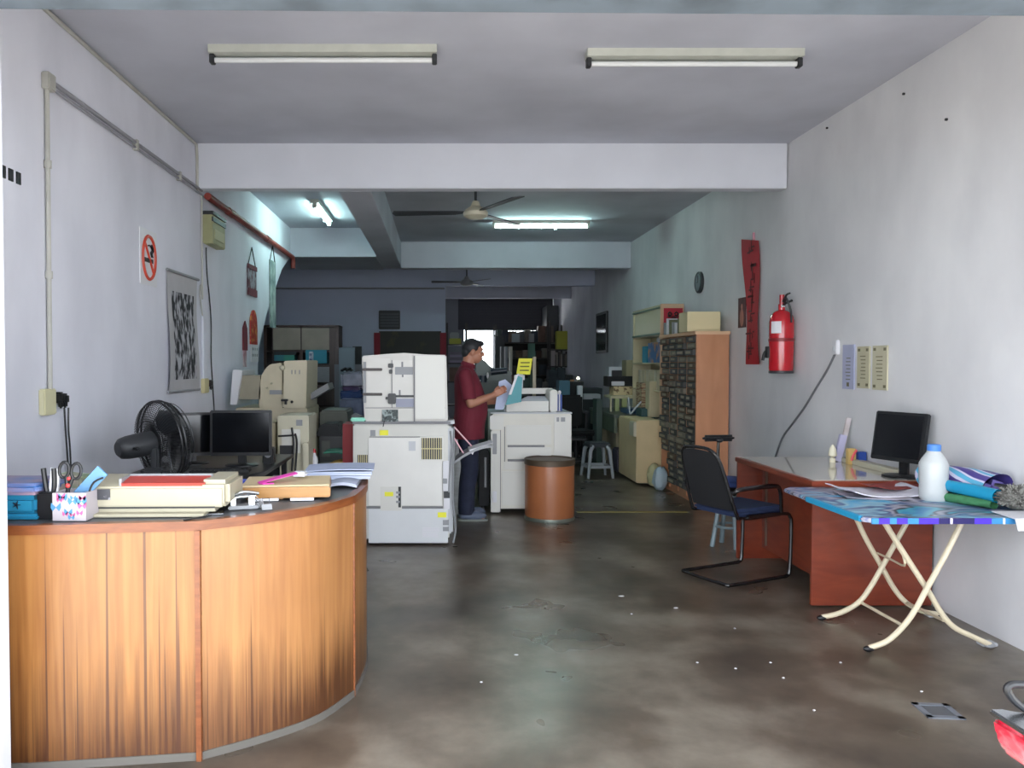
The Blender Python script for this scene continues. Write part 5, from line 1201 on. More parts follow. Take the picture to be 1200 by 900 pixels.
# on the table
HB1 = HB+.002
m = M(); 
def sheetf(cx,cy,w,d,rz,h0,curl):
    def f(u,v):
        x=(u-.5)*w; y=(v-.5)*d; return (cx+x*math.cos(rz)-y*math.sin(rz), cy+x*math.sin(rz)+y*math.cos(rz), h0+curl*(abs(u-.5)*2)**3+.004*math.sin(9*v))
    return f
m.sheet(sheetf(2.50,4.50,.46,.30,.06,HB1+.012,.03),10,6,.006); solo('paper_pile', m, mat('white_print_paper','c9c6d0',.6), 'curled whitish sheets at the back of the folding table', 'paper')
m = M(); m.sheet(sheetf(2.42,4.42,.34,.22,-.15,HB1+.004,.006),8,4,.003); solo('magazine', m, mat('grey_magazine','6d7886',.4,col2='b5aab4',scale=6), 'greyish magazine under the curled sheets on the folding table', 'magazine')
m = M(); m.sheet(sheetf(2.62,4.60,.3,.2,.3,HB1+.03,.012),8,4,.003); solo('folder', m, mat('red_brown_folder','8a3a34',.5), 'reddish folder edge behind the curled sheets', 'folder')
bxp = 581*4.32/F
t = thing('plastic_bottle','white plastic bottle with blue cap on the folding table','bottle',(bxp,4.32,HB))
m = M(); m.lathe([(0,0),(.06,0),(.068,.012),(.07,.05),(.068,.09),(.071,.13),(.071,.2),(.064,.215),(.058,.228),(.034,.265),(.031,.272),(0,.272)],(bxp,4.32,HB),32); done('bottle_body', m, mat('milky_white','b6baba',.35), t)
m = M(); m.lathe([(0,.268),(.032,.268),(.034,.275),(.034,.3),(.03,.305),(0,.305)],(bxp,4.32,HB),24); done('cap', m, mat('cap_blue','4a7fc8',.4), t)
# rolled patterned bag
t = thing('rolled_bag','rolled purple and white patterned bag at the wall end of the folding table','bag',(2.86,4.55,HB))
def rollf(p0,p1,r0,r1,seg=24,n=8,sq=.8):
    p0=Vector(p0);p1=Vector(p1)
    def f(u,v):
        c=p0.lerp(p1,u); d=(p1-p0).normalized(); s_=Vector((-d.y,d.x,0)).normalized(); r=r0+(r1-r0)*u; a=v*2*PI
        r*=1+.06*math.sin(a*3+u*5)
        q=c+s_*r*math.cos(a)+Vector((0,0,r*sq*math.sin(a))); return q
    return f
m = M(); m.sheet(rollf((2.84,4.58,HB+.095),(2.93,4.14,HB+.09),.10,.098),10,28)
mpb = bpy.data.materials.new('purple_swirl_bag'); mpb.use_nodes=True; nt=mpb.node_tree; b=nt.nodes['Principled BSDF']; N=nt.nodes.new; L=nt.links.new
tc=N('ShaderNodeTexCoord'); wv=N('ShaderNodeTexWave'); wv.inputs['Scale'].default_value=4.2; wv.inputs['Distortion'].default_value=3.5; wv.inputs['Detail'].default_value=.5; wv.inputs['Detail Scale'].default_value=.8
rp=N('ShaderNodeValToRGB'); rp.color_ramp.interpolation='CONSTANT'; rp.color_ramp.elements[0].color=lin('4a3f86'); rp.color_ramp.elements[1].position=.5; rp.color_ramp.elements[1].color=lin('c9c6dc'); e=rp.color_ramp.elements.new(.85); e.color=lin('5aa8c8')
L(tc.outputs['Object'],wv.inputs['Vector']); L(wv.outputs['Color'],rp.inputs[0]); L(rp.outputs[0],b.inputs['Base Color']); b.inputs['Roughness'].default_value=.4
done('bag_body', m, mpb, t, angle=80)
m = M(); m.box(2.87,2.98,4.12,4.22,HB+.04,HB+.13,bev=.03,rot=(0,.3,-.3)); done('purple_end', m, mat('purple_plain','5a4e8e',.5), t)
t = thing('cyan_roll','bright cyan rolled sheet lying in front of the patterned bag','roll',(2.8,4.25,HB))
m = M(); m.sheet(rollf((2.74,4.30,HB+.09),(2.84,4.02,HB+.07),.03,.036,sq=1),10,20); done('roll', m, mat('cyan_film','1c86ac',.25), t, angle=80)
m = M(); m.sheet(rollf((2.74,4.28,HB+.025),(2.83,4.03,HB+.025),.032,.03,sq=.75),6,16); solo('green_bundle', m, mat('green_cloth','3f7d52',.7,amt=.3,scale=20), 'green cloth bundle under the cyan roll', 'cloth')
# grey shaggy bundle
t = thing('fluffy_duster','grey fluffy duster bundle at the right edge of the folding table','duster',(2.93,3.98,HB))
m = M(); rb = random.Random(4)
m.sph((2.93,4.0,HB+.06),(.08,.07,.055),16)
for k in range(420):
    a = rb.uniform(0,2*PI); z = rb.uniform(-.4,1); rr = math.sqrt(1-z*z); d = Vector((rr*math.cos(a),rr*math.sin(a),z))
    p0 = Vector((2.93,4.0,HB+.06))+Vector((d.x*.075,d.y*.065,d.z*.05)); p1 = p0+d*rb.uniform(.01,.03)+Vector((rb.uniform(-.012,.012),rb.uniform(-.012,.012),rb.uniform(-.012,.008))); p1.z=max(p1.z,HB+.004)
    m.tube([p0,p1],[.006,.0035],4)
done('fibre_head', m, mat('ash_fibre','8a8a84',.9,col2='55534f',scale=40,lo=.4,hi=.6), t)
m = M(); m.cyl((2.99,4.1,HB+.09),(2.92,4.16,HB+.1),.02); done('dark_handle', m, m_black, t)
m = M()
m.hexa([(2.74,3.76,HB+.004),(2.99,3.78,HB+.004),(2.99,3.97,HB+.004),(2.76,3.95,HB+.004),(2.74,3.76,HB+.008),(2.99,3.78,HB+.008),(2.99,3.97,HB+.008),(2.76,3.95,HB+.008)])
m.hexa([(2.75,3.755,HB-.05),(2.80,3.757,HB-.05),(2.84,3.765,HB+.004),(2.74,3.76,HB+.004),(2.75,3.752,HB-.05),(2.80,3.752,HB-.05),(2.84,3.76,HB+.004),(2.74,3.755,HB+.004)])
solo('loose_sheet', m, m_white, 'white sheet hanging over the front edge below the fluffy duster', 'paper')
# ============================================================= RED MOTORCYCLE TAIL (right foreground)
Yt = 1.83
def q(x,y,Y=Yt): return P(x,y,Y)
c = q(1200,842); 
t = thing('motorcycle','rear of a red motorcycle with black grab rail at lower right','motorcycle',(c.x+.35,Yt+.1,0))
m = M(); pts = [q(1160,838),q(1163,858),q(1172,877),q(1180,884),q(1240,888),q(1240,838)]
m.prism([(v.x,v.z) for v in pts],Yt-.13,Yt,'y',bev=.012); done('tail_lamp', m, mat('lamp_red','b81c34',.12,col2='e58a92',scale=14,lo=.5,hi=.75,coat=1), t)
m = M(); pts = [q(1160,831),q(1175,832),q(1215,838),q(1215,845),q(1175,837),q(1160,838)]
m.prism([(v.x,v.z) for v in pts],Yt-.14,Yt+.005,'y',bev=.004); done('chrome_trim', m, m_steel, t)
m = M(); pts=[q(1240,800),q(1200,802),q(1184,803),q(1181,810),(q(1192,824)),q(1215,840)]; m.tube([Vector(p) for p in pts],.009,10,4); done('grab_rail', m, m_black, t)
bxm = c.x+.3
m = M(); m.box(bxm-.02,bxm+.7,Yt-.08,Yt+.2,c.z+.03,c.z+.11,bev=.03); done('seat', m, m_blackm, t)
m = M(); m.lathe([(.2,-.04),(.25,-.05),(.28,-.03),(.29,0),(.28,.03),(.25,.05),(.2,.04)],(bxm+.18,Yt+.06,.29),32,(PI/2,0,0)); done('tyre', m, m_blackm, t)
m = M(); m.lathe([(.0,-.03),(.2,-.03),(.21,0),(.2,.03),(0,.03)],(bxm+.18,Yt+.06,.29),32,(PI/2,0,0)); done('wheel_rim', m, m_steel, t)
m = M(); m.tube([q(1215,880)+Vector((0,-.06,0)),Vector((bxm+.0,Yt+.05,.52)),Vector((bxm-.1,Yt+.05,.42))],.03,8,4); done('mudguard', m, m_red, t)
m = M(); m.tube([(bxm+.18,Yt-.02,.29),(bxm+.3,Yt-.02,c.z+.03)],.02,8); m.tube([(bxm+.18,Yt+.14,.29),(bxm+.3,Yt+.14,c.z+.03)],.02,8); m.box(bxm+.25,bxm+.9,Yt-.03,Yt+.15,.3,c.z+.04,bev=.05); done('frame_body', m, m_red, t)
m = M(); m.lathe([(.2,-.04),(.25,-.05),(.28,-.03),(.29,0),(.28,.03),(.25,.05),(.2,.04)],(bxm+1.3,Yt+.06,.29),32,(PI/2,0,0)); done('tyre', m, m_blackm, t)
m = M(); m.tube([(bxm+1.3,Yt+.06,.29),(bxm+1.05,Yt+.06,.9)],.025,8); m.tube([(bxm+1.05,Yt-.25,.95),(bxm+1.05,Yt+.37,.95)],.014,8); m.box(bxm+.85,bxm+1.1,Yt-.02,Yt+.14,.35,.5,bev=.03); done('fork_and_handlebar', m, m_steel, t)
# ============================================================= TYPE CABINET (many small drawers)
Xc, Yc0, Yc1 = 2.69, 8.28, 9.62
zt = P(838,388,Yc0).z
m_peach = wood('peach_wood','d79a72','c68860',scale=1.5,grain=(4,4,.8),rough=.4)
t = thing('drawer_cabinet','tall peach-wood cabinet with columns of tiny drawers along right wall','cabinet',((Xc+XR)/2,(Yc0+Yc1)/2,0))
m = M(); m.box(Xc-.01,XR-.02,Yc0,Yc0+.03,0,zt-.03); done('end_panel', m, m_peach, t)
m = M(); m.box(Xc-.03,XR-.01,Yc0-.015,Yc1+.01,zt-.035,zt,bev=.005); done('top_board', m, mat('pale_peach','d9b48f',.5), t)
m = M(); m.box(XR-.06,XR-.02,Yc0+.03,Yc1,0,zt-.035); m.box(Xc+.02,XR-.06,Yc1-.03,Yc1,0,zt-.035); done('carcase', m, m_peach, t)
cw = (Yc1-Yc0-.06)/4
for i in range(5): m = M(); y = Yc0+.03+i*cw; m.box(Xc,XR-.05,y-.012,y+.012,0.05,zt-.035); done('divider', m, m_peach, t)
m = M(); m.box(Xc+.02,XR-.06,Yc0+.03,Yc1-.02,0,.1); done('plinth', m, m_peach, t)
rb = random.Random(9); dcols = [mat('drawer_'+n,c,.7,amt=.2,scale=10) for n,c in (('slate','4f4e4c'),('umber','62503f'),('dust','7d7567'),('grime','43423f'))]
rows = 24; rh = (zt-.035-.12)/rows; proto = {}
for i in range(4):
    for j in range(rows):
        y0 = Yc0+.03+i*cw+.016; y1 = y0+cw-.032; z = .11+j*rh; dx = rb.choice((0,0,0,.015,.03)) if j > 8 else rb.uniform(0,.035)
        if i == 3 and j < 5: continue
        dm = M(); dm.box(Xc-.004-dx,XR-.07,y0,y1,z+.003,z+rh-.004,bev=.003)
        m = M(); m.box(Xc-.008-dx,Xc-.004-dx,y0+cw*rb.uniform(.1,.35),y0+cw*rb.uniform(.5,.8),z+rh*.3,z+rh*.7)
        mc = rb.choice(dcols); mi_ = m; dr = done('drawer', dm, mc, t); done('label_plate', m, mat('label_bone','8f8673',.7), dr)
# carton on top, folders
a = P(811,388,8.5); b_ = P(845,368,8.5)
m = M(); m.box(2.62,2.97,8.4,8.7,zt,b_.z+.02,bev=.004); solo('carton', m, mat('cream_carton','d8cba0',.6), 'cream cardboard carton on top of the drawer cabinet', 'carton')
for k in range(7):
    y = 9.55-k*.11; m = M(); m.box(2.70,2.84,y-.02,y+.02,zt,zt+rb.uniform(.09,.2)); solo('upright_folder', m, [m_grey,m_white,mat('olive_file','6b6f52',.7)][k%3], ['grey folder standing in the row on top of the drawer cabinet','white folder standing in the row on top of the drawer cabinet','olive folder standing in the row on top of the drawer cabinet'][k%3], 'folder', 'folders on the drawer cabinet')
# plastic bags at its foot
for k,(x,y,col) in enumerate(((783,556,'b9b48a'),(793,560,'9fb0b8'))):
    c = PH(x,y+12,0); m = M(); c.x = min(c.x,2.6); m.sph((c.x,c.y-.15,.14),(.09,.09,.14),14)
    for v in m.bm.verts: v.co += Vector((rb.uniform(-.015,.015),)*3); v.co.z = max(.002,v.co.z)
    solo('plastic_bag', m, mat('bagfoot%d'%k,col,.4), ['crumpled cream plastic bag on the floor by the drawer cabinet','crumpled pale blue plastic bag on the floor by the drawer cabinet'][k], 'bag')
# ============================================================= GLASS HUTCH + LONG WORKTOP (right rear)
Ya, Yb_ = 9.85, 11.3
m_hc = mat('hutch_cream','bfb493',.5,amt=.08)
zt2 = P(789,356,Ya).z
t = thing('display_cabinet','tall cream cabinet with sliding glass doors behind the drawer cabinet','cabinet',(2.89,10.5,.8))
m = M(); m.box(2.74,XR-.01,Ya,Ya+.03,.8,zt2,bev=.004); done('end_panel', m, mat('hutch_peach','c9a98a',.5), t)
m = M(); m.box(2.75,XR-.01,Ya+.03,Yb_,zt2-.03,zt2-.005); m.box(XR-.04,XR-.01,Ya+.03,Yb_,.8,zt2-.03); m.box(2.75,XR-.01,Yb_-.03,Yb_,.8,zt2-.03); done('carcase', m, m_hc, t)
for z in (1.15,1.5,1.86): m = M(); m.box(2.75,XR-.04,Ya+.03,Yb_-.03,z-.02,z); done('shelf', m, m_hc, t)
for k in range(2):
    y0 = Ya+.04+k*.68; m = M(); m.box(2.755+k*.012,2.765+k*.012,y0,y0+.7,1.87,zt2-.04); done('sliding_door', m, mat('milky_door','c9c0a0',.25), t)
m = M(); m.box(2.74,2.76,Ya+.03,Yb_,1.85,1.875); m.box(2.74,2.76,Ya+.03,Yb_,zt2-.05,zt2-.03); done('door_track', m, mat('green_track','4f6a56',.4), t)
# poster with red character-like drawing
a = P(778,361,Ya-.01); b_ = P(800,388,Ya-.01)
t = thing('red_poster','red poster with bold black brush marks stuck on the cream cabinet end','poster',((a.x+b_.x)/2,Ya-.01,b_.z))
m = M(); m.box(a.x,b_.x,Ya-.006,Ya-.001,b_.z,a.z); done('poster_sheet', m, mat('poster_red','b02838',.7), t)
m = M(); cx=(a.x+b_.x)/2; 
def st(pts,r=.009): m.tube([(cx+x,Ya-.009,b_.z+z) for x,z in pts],r,6,3)
for sx in (-.045,.035): st([(sx-.022,.21),(sx,.235),(sx+.025,.21),(sx,.19),(sx-.02,.205)])
st([(-.055,.02),(-.05,.11),(-.03,.15),(.03,.155),(.06,.12),(.065,.03)],.012); st([(-.015,.04),(-.015,.12),(.02,.125),(.025,.04),(-.015,.035)],.008); st([(.005,.05),(.005,.11)],.006); st([(-.07,.18),(.07,.175)],.006)
done('brush_marks', m, m_black, t)
def inrow(name, lab, cat, x0,x1,y0,y1,z0,z1,mt,group=None,bev=.004):
    m = M(); m.box(x0,x1,y0,y1,z0,z1,bev=bev); return solo(name,m,mt,lab,cat,group)
inrow('printed_box','box printed in blue, orange and teal on the middle cabinet shelf','box',2.77,2.98,9.95,10.55,1.5,1.76,mat('blue_orange_print','2f5f8f',.5,col2='b07a4a',scale=7,lo=.5,hi=.6))
inrow('printed_box','teal box behind the blue and orange printed box','box',2.77,2.98,10.6,10.85,1.5,1.72,m_teal)
m = M(); m.cyl((2.86,9.95,1.80),(2.86,10.35,1.80),.035); m.box(2.78,2.95,9.95,10.5,1.762,1.766); solo('paper_roll', m, m_white, 'white paper roll on top of the blue and orange box', 'roll')
for k in range(6):
    y = 9.98+k*.2; inrow('file_box',['brown-labelled cream file box on the lower cabinet shelf','plain beige file box on the lower cabinet shelf'][k%2],'box',2.79,2.99,y,y+.15,1.15,1.4,[m_hc,m_beige][k%2],'file boxes on the lower cabinet shelf')
# long worktop
t = thing('workbench','long low cream cabinet with dark green worktop along right wall','workbench',(2.7,11,0))
z1 = P(764,493,9.62).z
m = M(); m.box(2.40,2.72,9.64,10.6,0.03,z1,bev=.012); done('near_cabinet', m, mat('near_cream','cdb78c',.45,amt=.08), t)
m = M(); m.box(2.37,2.41,9.66,9.9,z1-.2,z1-.02,bev=.008); done('side_box', m, m_cream, t)
m = M(); m.box(2.34,XR-.01,10.6,12.4,.76,.8,bev=.006); done('worktop', m, mat('dark_green_top','3f4a40',.3), t)
m = M(); m.box(2.34,2.38,10.6,12.3,.56,.76); done('apron', m, mat('olive_apron','4f5a48',.5), t)
m = M(); m.box(2.42,XR-.02,12.2,12.3,0,.76); done('end_panel', m, m_hc, t)
m = M(); m.box(2.5,2.95,11.2,11.8,0,.74,bev=.01); done('far_cabinet', m, m_hc, t)
m = M(); m.box(2.42,2.7,10.75,11.1,.0,.32,bev=.02); solo('storage_crate', m, mat('purple_grey_crate','4c4656',.6), 'dark purple-grey crate on the floor under the workbench', 'crate')
# items on the worktop
def bench(name, lab, cat, x0,y0,x1,y1,Y,mt,d=.2,base=None,group=None):
    a = P(x0,y1,Y); b_ = P(x1,y0,Y); m = M(); m.box(a.x,b_.x,Y,Y+d,a.z if base is None else base,b_.z,bev=.005); return solo(name,m,mt,lab,cat,group)
bench('carton','cream carton with dark printed flower marks on the workbench','carton',719,453,745,465,11.6,mat('printed_cream','c0ab84',.6,col2='6a5034',scale=14,lo=.56,hi=.6),.3)
bench('glass_jar','left pale green jar on the workbench','jar',721,467,726,483,11.4,mat('jar_green','a9b57c',.3),.1,.8)
bench('glass_jar','right pale green jar on the workbench','jar',729,467,735,483,11.4,mat('jar_green','a9b57c',.3),.1,.8)
bench('display_shelf','open cream shelf above the jars on the workbench','shelf',716,464,746,467,11.35,m_hc,.5)
m = M()
for x in (716,745):
    a = P(x,467,11.36); m.box(a.x-.012,a.x+.012,11.36,11.4,.8,a.z)
solo('shelf_bracket', m, m_hc, 'cream posts carrying the open shelf on the workbench', 'bracket')
bench('dark_case','black case with a white label in the pile above the workbench','case',712,441,745,453,11.7,m_blackm,.3)
bench('white_label_pad','white pad lying in front of the black case','pad',717,447,732,452,11.66,m_white,.03)
bench('white_device','small white machine with dark slot on top of the black case','machine',714,430,729,441,11.75,m_lgrey,.25)
bench('dark_slot_box','dark strip box beside the small white machine','box',717,434,729,441,11.72,m_black,.03)
bench('beige_carton','tall dim beige carton behind the pile above the workbench','carton',734,422,745,441,11.9,mat('dim_beige','9a9070',.6),.3)
bench('blue_tray','dark blue tray on the workbench','tray',734,479,752,487,10.9,mat('petrol_tray','2f4f6c',.4),.35,.8)
bench('dark_clutter_box','dark teal box at the near end of the workbench','box',752,479,768,492,10.3,mat('dark_teal_box','24484a',.5),.3)
m = M(); m.cyl((2.56,10.62,.81),(2.70,10.62,.98),.012); m.cyl((2.56,10.65,.81),(2.60,10.9,1.02),.01); solo('scraper', m, m_lgrey, 'grey handled tool leaning over the blue tray', 'tool')
bench('file_box','brown-striped file box behind the leaning tool','box',752,449,760,469,10.7,mat('brown_stripe','8a5f48',.6,col2='c0ac88',scale=9,stretch=(1,1,8),lo=.45,hi=.5),.3,.8)
bench('beige_case','dim beige case standing against the cabinet above the bench','case',761,447,775,479,10.2,m_hc,.2,.8)
# ============================================================= MIDDLE REAR CLUTTER
# grey plastic stool
sx, sy = 2.07, 10.4
t = thing('plastic_stool','shiny grey plastic stool with splayed legs in the middle rear','stool',(sx,sy,0),.1)
m = lm(t); m.box(-.14,.14,-.14,.14,.435,.46,bev=.012,seg=3); m.box(-.145,.145,-.145,.145,.40,.437,bev=.01); done('seat', m, mat('stool_dark','3f454a',.3), t)
for a_ in (-1,1):
    for b2 in (-1,1): m = lm(t); m.tube([(a_*.09,b2*.12,.42),(a_*.125,b2*.135,.36),(a_*.165,b2*.165,0)],[.03,.026,.018],8); done('leg', m, mat('stool_grey','a5adb3',.3,coat=.4), t)
m = lm(t)
for s in (-1,1): m.box(-.14,.14,s*.15-.012,s*.15+.012,.13,.165); m.box(s*.15-.012,s*.15+.012,-.14,.14,.13,.165)
done('rung', m, mat('stool_grey','a5adb3',.3), t)
# dark stool beside
t = thing('plastic_stool','black plastic stool half hidden behind the grey stool','stool',(1.86,10.9,0),.05)
m = lm(t); m.box(-.15,.15,-.15,.15,.44,.47,bev=.012); done('seat', m, m_black, t)
for a_ in (-1,1):
    for b2 in (-1,1): m = lm(t); m.tube([(a_*.10,b2*.12,.44),(a_*.16,b2*.165,0)],[.025,.016],8); done('leg', m, m_black, t)
m = lm(t)
for s in (-1,1): m.box(-.14,.14,s*.145-.01,s*.145+.01,.13,.16)
done('rung', m, m_black, t)
# office chair black
t = thing('office_chair','black office chair standing behind the grey plastic stool','chair',(2.0,11.6,0),.3)
m = lm(t); m.box(-.24,.24,-.22,.22,.44,.52,bev=.03); done('seat', m, m_blackm, t)
m = lm(t); m.box(-.22,.22,.2,.27,.55,1.02,bev=.03); done('backrest', m, m_blackm, t)
m = lm(t); m.cyl((0,0,.1),(0,0,.45),.03); done('gas_column', m, m_black, t)
for k in range(5): a=k*2*PI/5; m = lm(t); m.tube([(0,0,.1),(.28*math.cos(a),.28*math.sin(a),.07)],[.025,.015],8); m.sph((.28*math.cos(a),.28*math.sin(a),.03),.03,10); done('leg', m, m_black, t)
# dim table with boxes
t = thing('work_table','dark work table in the middle rear carrying boxes','table',(1.95,12.6,0))
m = M(); m.box(1.45,2.3,12.2,13.0,.72,.76); done('table_top', m, m_dark, t)
for x in (1.48,2.27):
    for y in (12.24,12.96): m = M(); m.box(x-.02,x+.02,y-.02,y+.02,0,.72); done('leg', m, m_black, t)
def boxY(name,lab,cat,x0,y0,x1,y1,Y,mt,d=.2,group=None):
    return bench(name,lab,cat,x0,y0,x1,y1,Y,mt,d,None,group)
boxY('bottle_box','dark teal boxes piled behind the cream-white copier','box',655,446,668,470,12.3,mat('deep_teal','1f5568',.5),.3)
boxY('blue_box','deep blue box below the teal ones behind the copier','box',657,470,672,485,12.25,mat('deep_blue','1c3c78',.5),.3)
bench('yellow_box','mustard yellow box on the dark work table','box',661,465,675,473,12.205,mat('mustard_box','b59a2e',.5),.04,.76)
boxY('dark_box','black carton standing right of the teal boxes','carton',668,447,684,483,12.5,m_blackm,.3)
bench('tall_carton','narrow grey carton on the dark table','carton',677,452,683,472,12.2,m_lgrey,.1,.76)
boxY('grey_case','flat slate case lying right of the grey carton','case',684,462,704,468,12.3,m_grey,.3)
boxY('green_cabinet','dark green cabinet between the chair and the workbench','cabinet',699,468,706,560,11.3,mat('bottle_green','2a4038',.5),.3)
boxY('dark_cabinet','dark cupboard behind the dark work table','cupboard',652,455,706,560,13.3,mat('near_black_green','20282a',.6),.4)
m = M(); c = P(677.5,444.5,12.65); m.lathe([(0,0),(.018,0),(.022,.02),(0,.045)],tuple(c),14); mlamp = emit('small_lamp_glow','fff8e0',8); solo('small_lamp', m, mlamp, 'tiny bright lamp glowing above the dark work table', 'lamp')
m = M(); c0 = P(677.5,444.5,12.65); m.cyl((c0.x,c0.y,P(0,447,12.5).z),(c0.x,c0.y,c0.z),.01); solo('lamp_stem', m, m_dark, 'thin stem under the tiny bright lamp', 'stem')
boxY('skin_tone_carton','small orange-brown carton next to the tiny lamp','carton',669,445,673,453,12.6,mat('tan_carton','a5764e',.6),.1)
# machine silhouettes by the man: dark green press
t = thing('printing_press','dark green printing press behind the man','press',(.95,10.2,0))
c0=P(553,470,10); c1=P(600,470,10)
m = M(); m.box(c0.x,c1.x,10,10.6,0,P(0,446,10).z,bev=.02); done('press_body', m, mat('press_green','33453e',.4,amt=.2), t)
m = M(); m.prism([(P(*v,10).x,P(*v,10).z) for v in ((557,450),(558,424),(564,420),(570,424),(574,430),(582,434),(590,432),(600,436),(600,450))],10.05,10.5,'y',bev=.01); done('press_head', m, mat('press_green_head','3c5049',.35,amt=.2), t)
m = M(); m.cyl(P(575,436,9.98),P(594,434,9.98),.04); m.cyl(P(566,448,9.98),P(566,440,9.98),.05); done('press_roller', m, mat('press_dark','2a3440',.3), t)
m = M(); c=P(564,446,9.95); m.sph(c,(.035,.01,.012)); c=P(571.5,440,9.95); m.sph(c,(.015,.01,.04)); done('bright_knob', m, m_white, t)
# ============================================================= STORE ROOM RACKS
def rack(lab, x0,x1,Y,zs,ztop,d=.45):
    t = thing('storage_rack', lab, 'rack', ((x0+x1)/2,Y+d/2,0))
    mt = mat('rack_metal','3f3c38',.6)
    for z in zs: m = M(); m.box(x0,x1,Y,Y+d,z-.03,z); done('shelf', m, mt, t)
    for x in (x0,x1):
        for y in (Y,Y+d): m = M(); m.box(x-.02,x+.02,y-.02,y+.02,0,ztop); done('post', m, mt, t)
    return t
xr0, xr1 = P(581,0,19.6).x, 2.98
zs = [.3,.75,1.2,1.62,2.0]
t = rack('tall dark storage rack crowded with dim boxes at the rear', xr0, xr1, 19.4, zs, 2.42, .65)
m = M(); m.box(xr0,xr1,20.03,20.05,0,2.2); done('back_panel', m, mat('rack_daylight_stop','2e2b29',.8), t)  # board added so bright daylight does not show through the rack
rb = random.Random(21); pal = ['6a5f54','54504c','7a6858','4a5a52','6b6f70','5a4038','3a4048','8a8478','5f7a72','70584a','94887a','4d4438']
names = ['carton','bottle','tin','file box']
cname = {'6a5f54':'taupe','54504c':'dark grey','7a6858':'light brown','4a5a52':'grey green','6b6f70':'grey','5a4038':'reddish brown','3a4048':'navy grey','8a8478':'stone','5f7a72':'sea green','70584a':'brown','94887a':'pale stone','4d4438':'dark olive'}
sn = ['lowest shelf','second shelf','middle shelf','fourth shelf','top shelf']
for si,z in enumerate(zs):
    x = xr0+.05
    top = zs[si+1]-.06 if si+1<len(zs) else 2.5
    while x < xr1-.12:
        w_ = rb.uniform(.09,.22); h_ = rb.uniform(.5,.92)*(top-z); col = rb.choice(pal)
        if x+w_ > xr1-.03: break
        m = M(); m.box(x,x+w_-.015,19.62,19.62+rb.uniform(.2,.38),z,z+h_,bev=.006)
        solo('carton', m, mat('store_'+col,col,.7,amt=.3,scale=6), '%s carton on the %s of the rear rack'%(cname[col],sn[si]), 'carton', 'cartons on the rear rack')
        x += w_
# bright yellow file and white items near rack
a = P(653,409,18.9); b_ = P(669,388,18.9)
t = rack('narrow dark rack right of the crowded one at the rear', P(646,0,18.9).x, P(669,0,18.9).x, 18.9, [.5,1.0,1.42,1.82], 2.5, .35)
m = M(); m.box(P(654,0,18.9).x,P(667,0,18.9).x,18.88,19.15,1.82,P(0,388,18.9).z,bev=.006); m.box(P(656,0,18.9).x,P(664,0,18.9).x,18.87,18.88,P(0,397,18.9).z,P(0,395,18.9).z); solo('lime_box', m, mat('lime_green','aaac3a',.6), 'lime yellow carton on the narrow rear rack', 'carton')
for k in range(9):
    x = P(652+k*1.8,0,18.9).x; h_ = rb.uniform(.25,.36); m = M(); m.box(x,x+.035,18.92,19.15,1.42,1.42+h_); solo('upright_binder', m, mat('binder_%d'%(k%3),['5a5048','8a8078','3a3434'][k%3],.6), ['brown binder standing on the narrow rear rack','pale grey binder standing on the narrow rear rack','near-black binder standing on the narrow rear rack'][k%3], 'binder', 'binders on the narrow rear rack')
for k in range(5):
    x = P(647.5+k*4,0,18.9).x; m = M(); m.box(x,x+.07,18.92,19.15,1.0,1.0+rb.uniform(.15,.33)); solo('small_carton', m, mat('scart%d'%(k%2),['4a4640','6d6860'][k%2],.7), ['dark small carton low on the narrow rear rack','greyish small carton low on the narrow rear rack'][k%2], 'carton', 'small cartons on the narrow rear rack')
# left small rack behind the man's head
xl0, xl1 = P(524,0,17).x, P(547,0,17).x
rack('dim rack with pale goods behind the man\'s head', xl0, xl1, 17.0, [.6,1.1,1.5,1.9], 2.35, .35)
m = M(); m.box(xl0+.05,xl0+.3,17.02,17.3,1.9,2.02,bev=.01); m.mi=1; m.box(xl0+.06,xl0+.26,17.04,17.25,2.02,2.15,bev=.02); solo('lime_packet', m, [mat('lime_green','aaac3a',.6),mat('pale_top','8c938c',.6)], 'lime and pale packet on the top shelf of the dim rack', 'packet')
for k in range(4):
    z = 1.5+k*.06; m = M(); m.box(xl0+.06,xl0+.32,17.02,17.3,z,z+.05,bev=.005); solo('stacked_ream', m, mat('ream%d'%(k%2),['8a8090','6f6670'][k%2],.7), ['lavender grey ream in the stack behind the man\'s head','dim mauve ream in the stack behind the man\'s head'][k%2], 'ream', 'reams behind the man\'s head')
m = M(); m.box(xl0+.05,xl1-.05,17.02,17.3,1.1,1.4,bev=.01); solo('carton', m, mat('store_70584a','70584a',.7), 'brown carton low on the dim rack behind the man', 'carton')
m = M(); m.box(2.72,3.02,20.15,21.1,0,2.95,bev=.01); solo('light_block', m, mat('light_block_dark','35383a',.6), 'tall dark block added to cover the lit far end of right wall behind the racks', 'cupboard')  # dark box added to hide rear daylight falling on the right wall
# items hung: mid white packages in front of rack
for k,(x0,y0,x1,y1,col,lab) in enumerate([(600,391,609,403,'9aa4a4','grey-white packet standing highest on the rear rack'),(620,391,626,400,'8d8f8c','narrow pale packet beside the grey-white one on the rear rack'),(619,401,627,408,'5f8a78','sea green packet under the narrow pale one'),(645,409,651,417,'a59a98','small whitish box on the narrow rear rack')]):
    bench('packet',lab,'packet',x0,y0,x1,y1,19.45 if k<3 else 18.92,mat('pk%d'%k,col,.6),.1,[2.0,2.0,1.62,1.42][k])
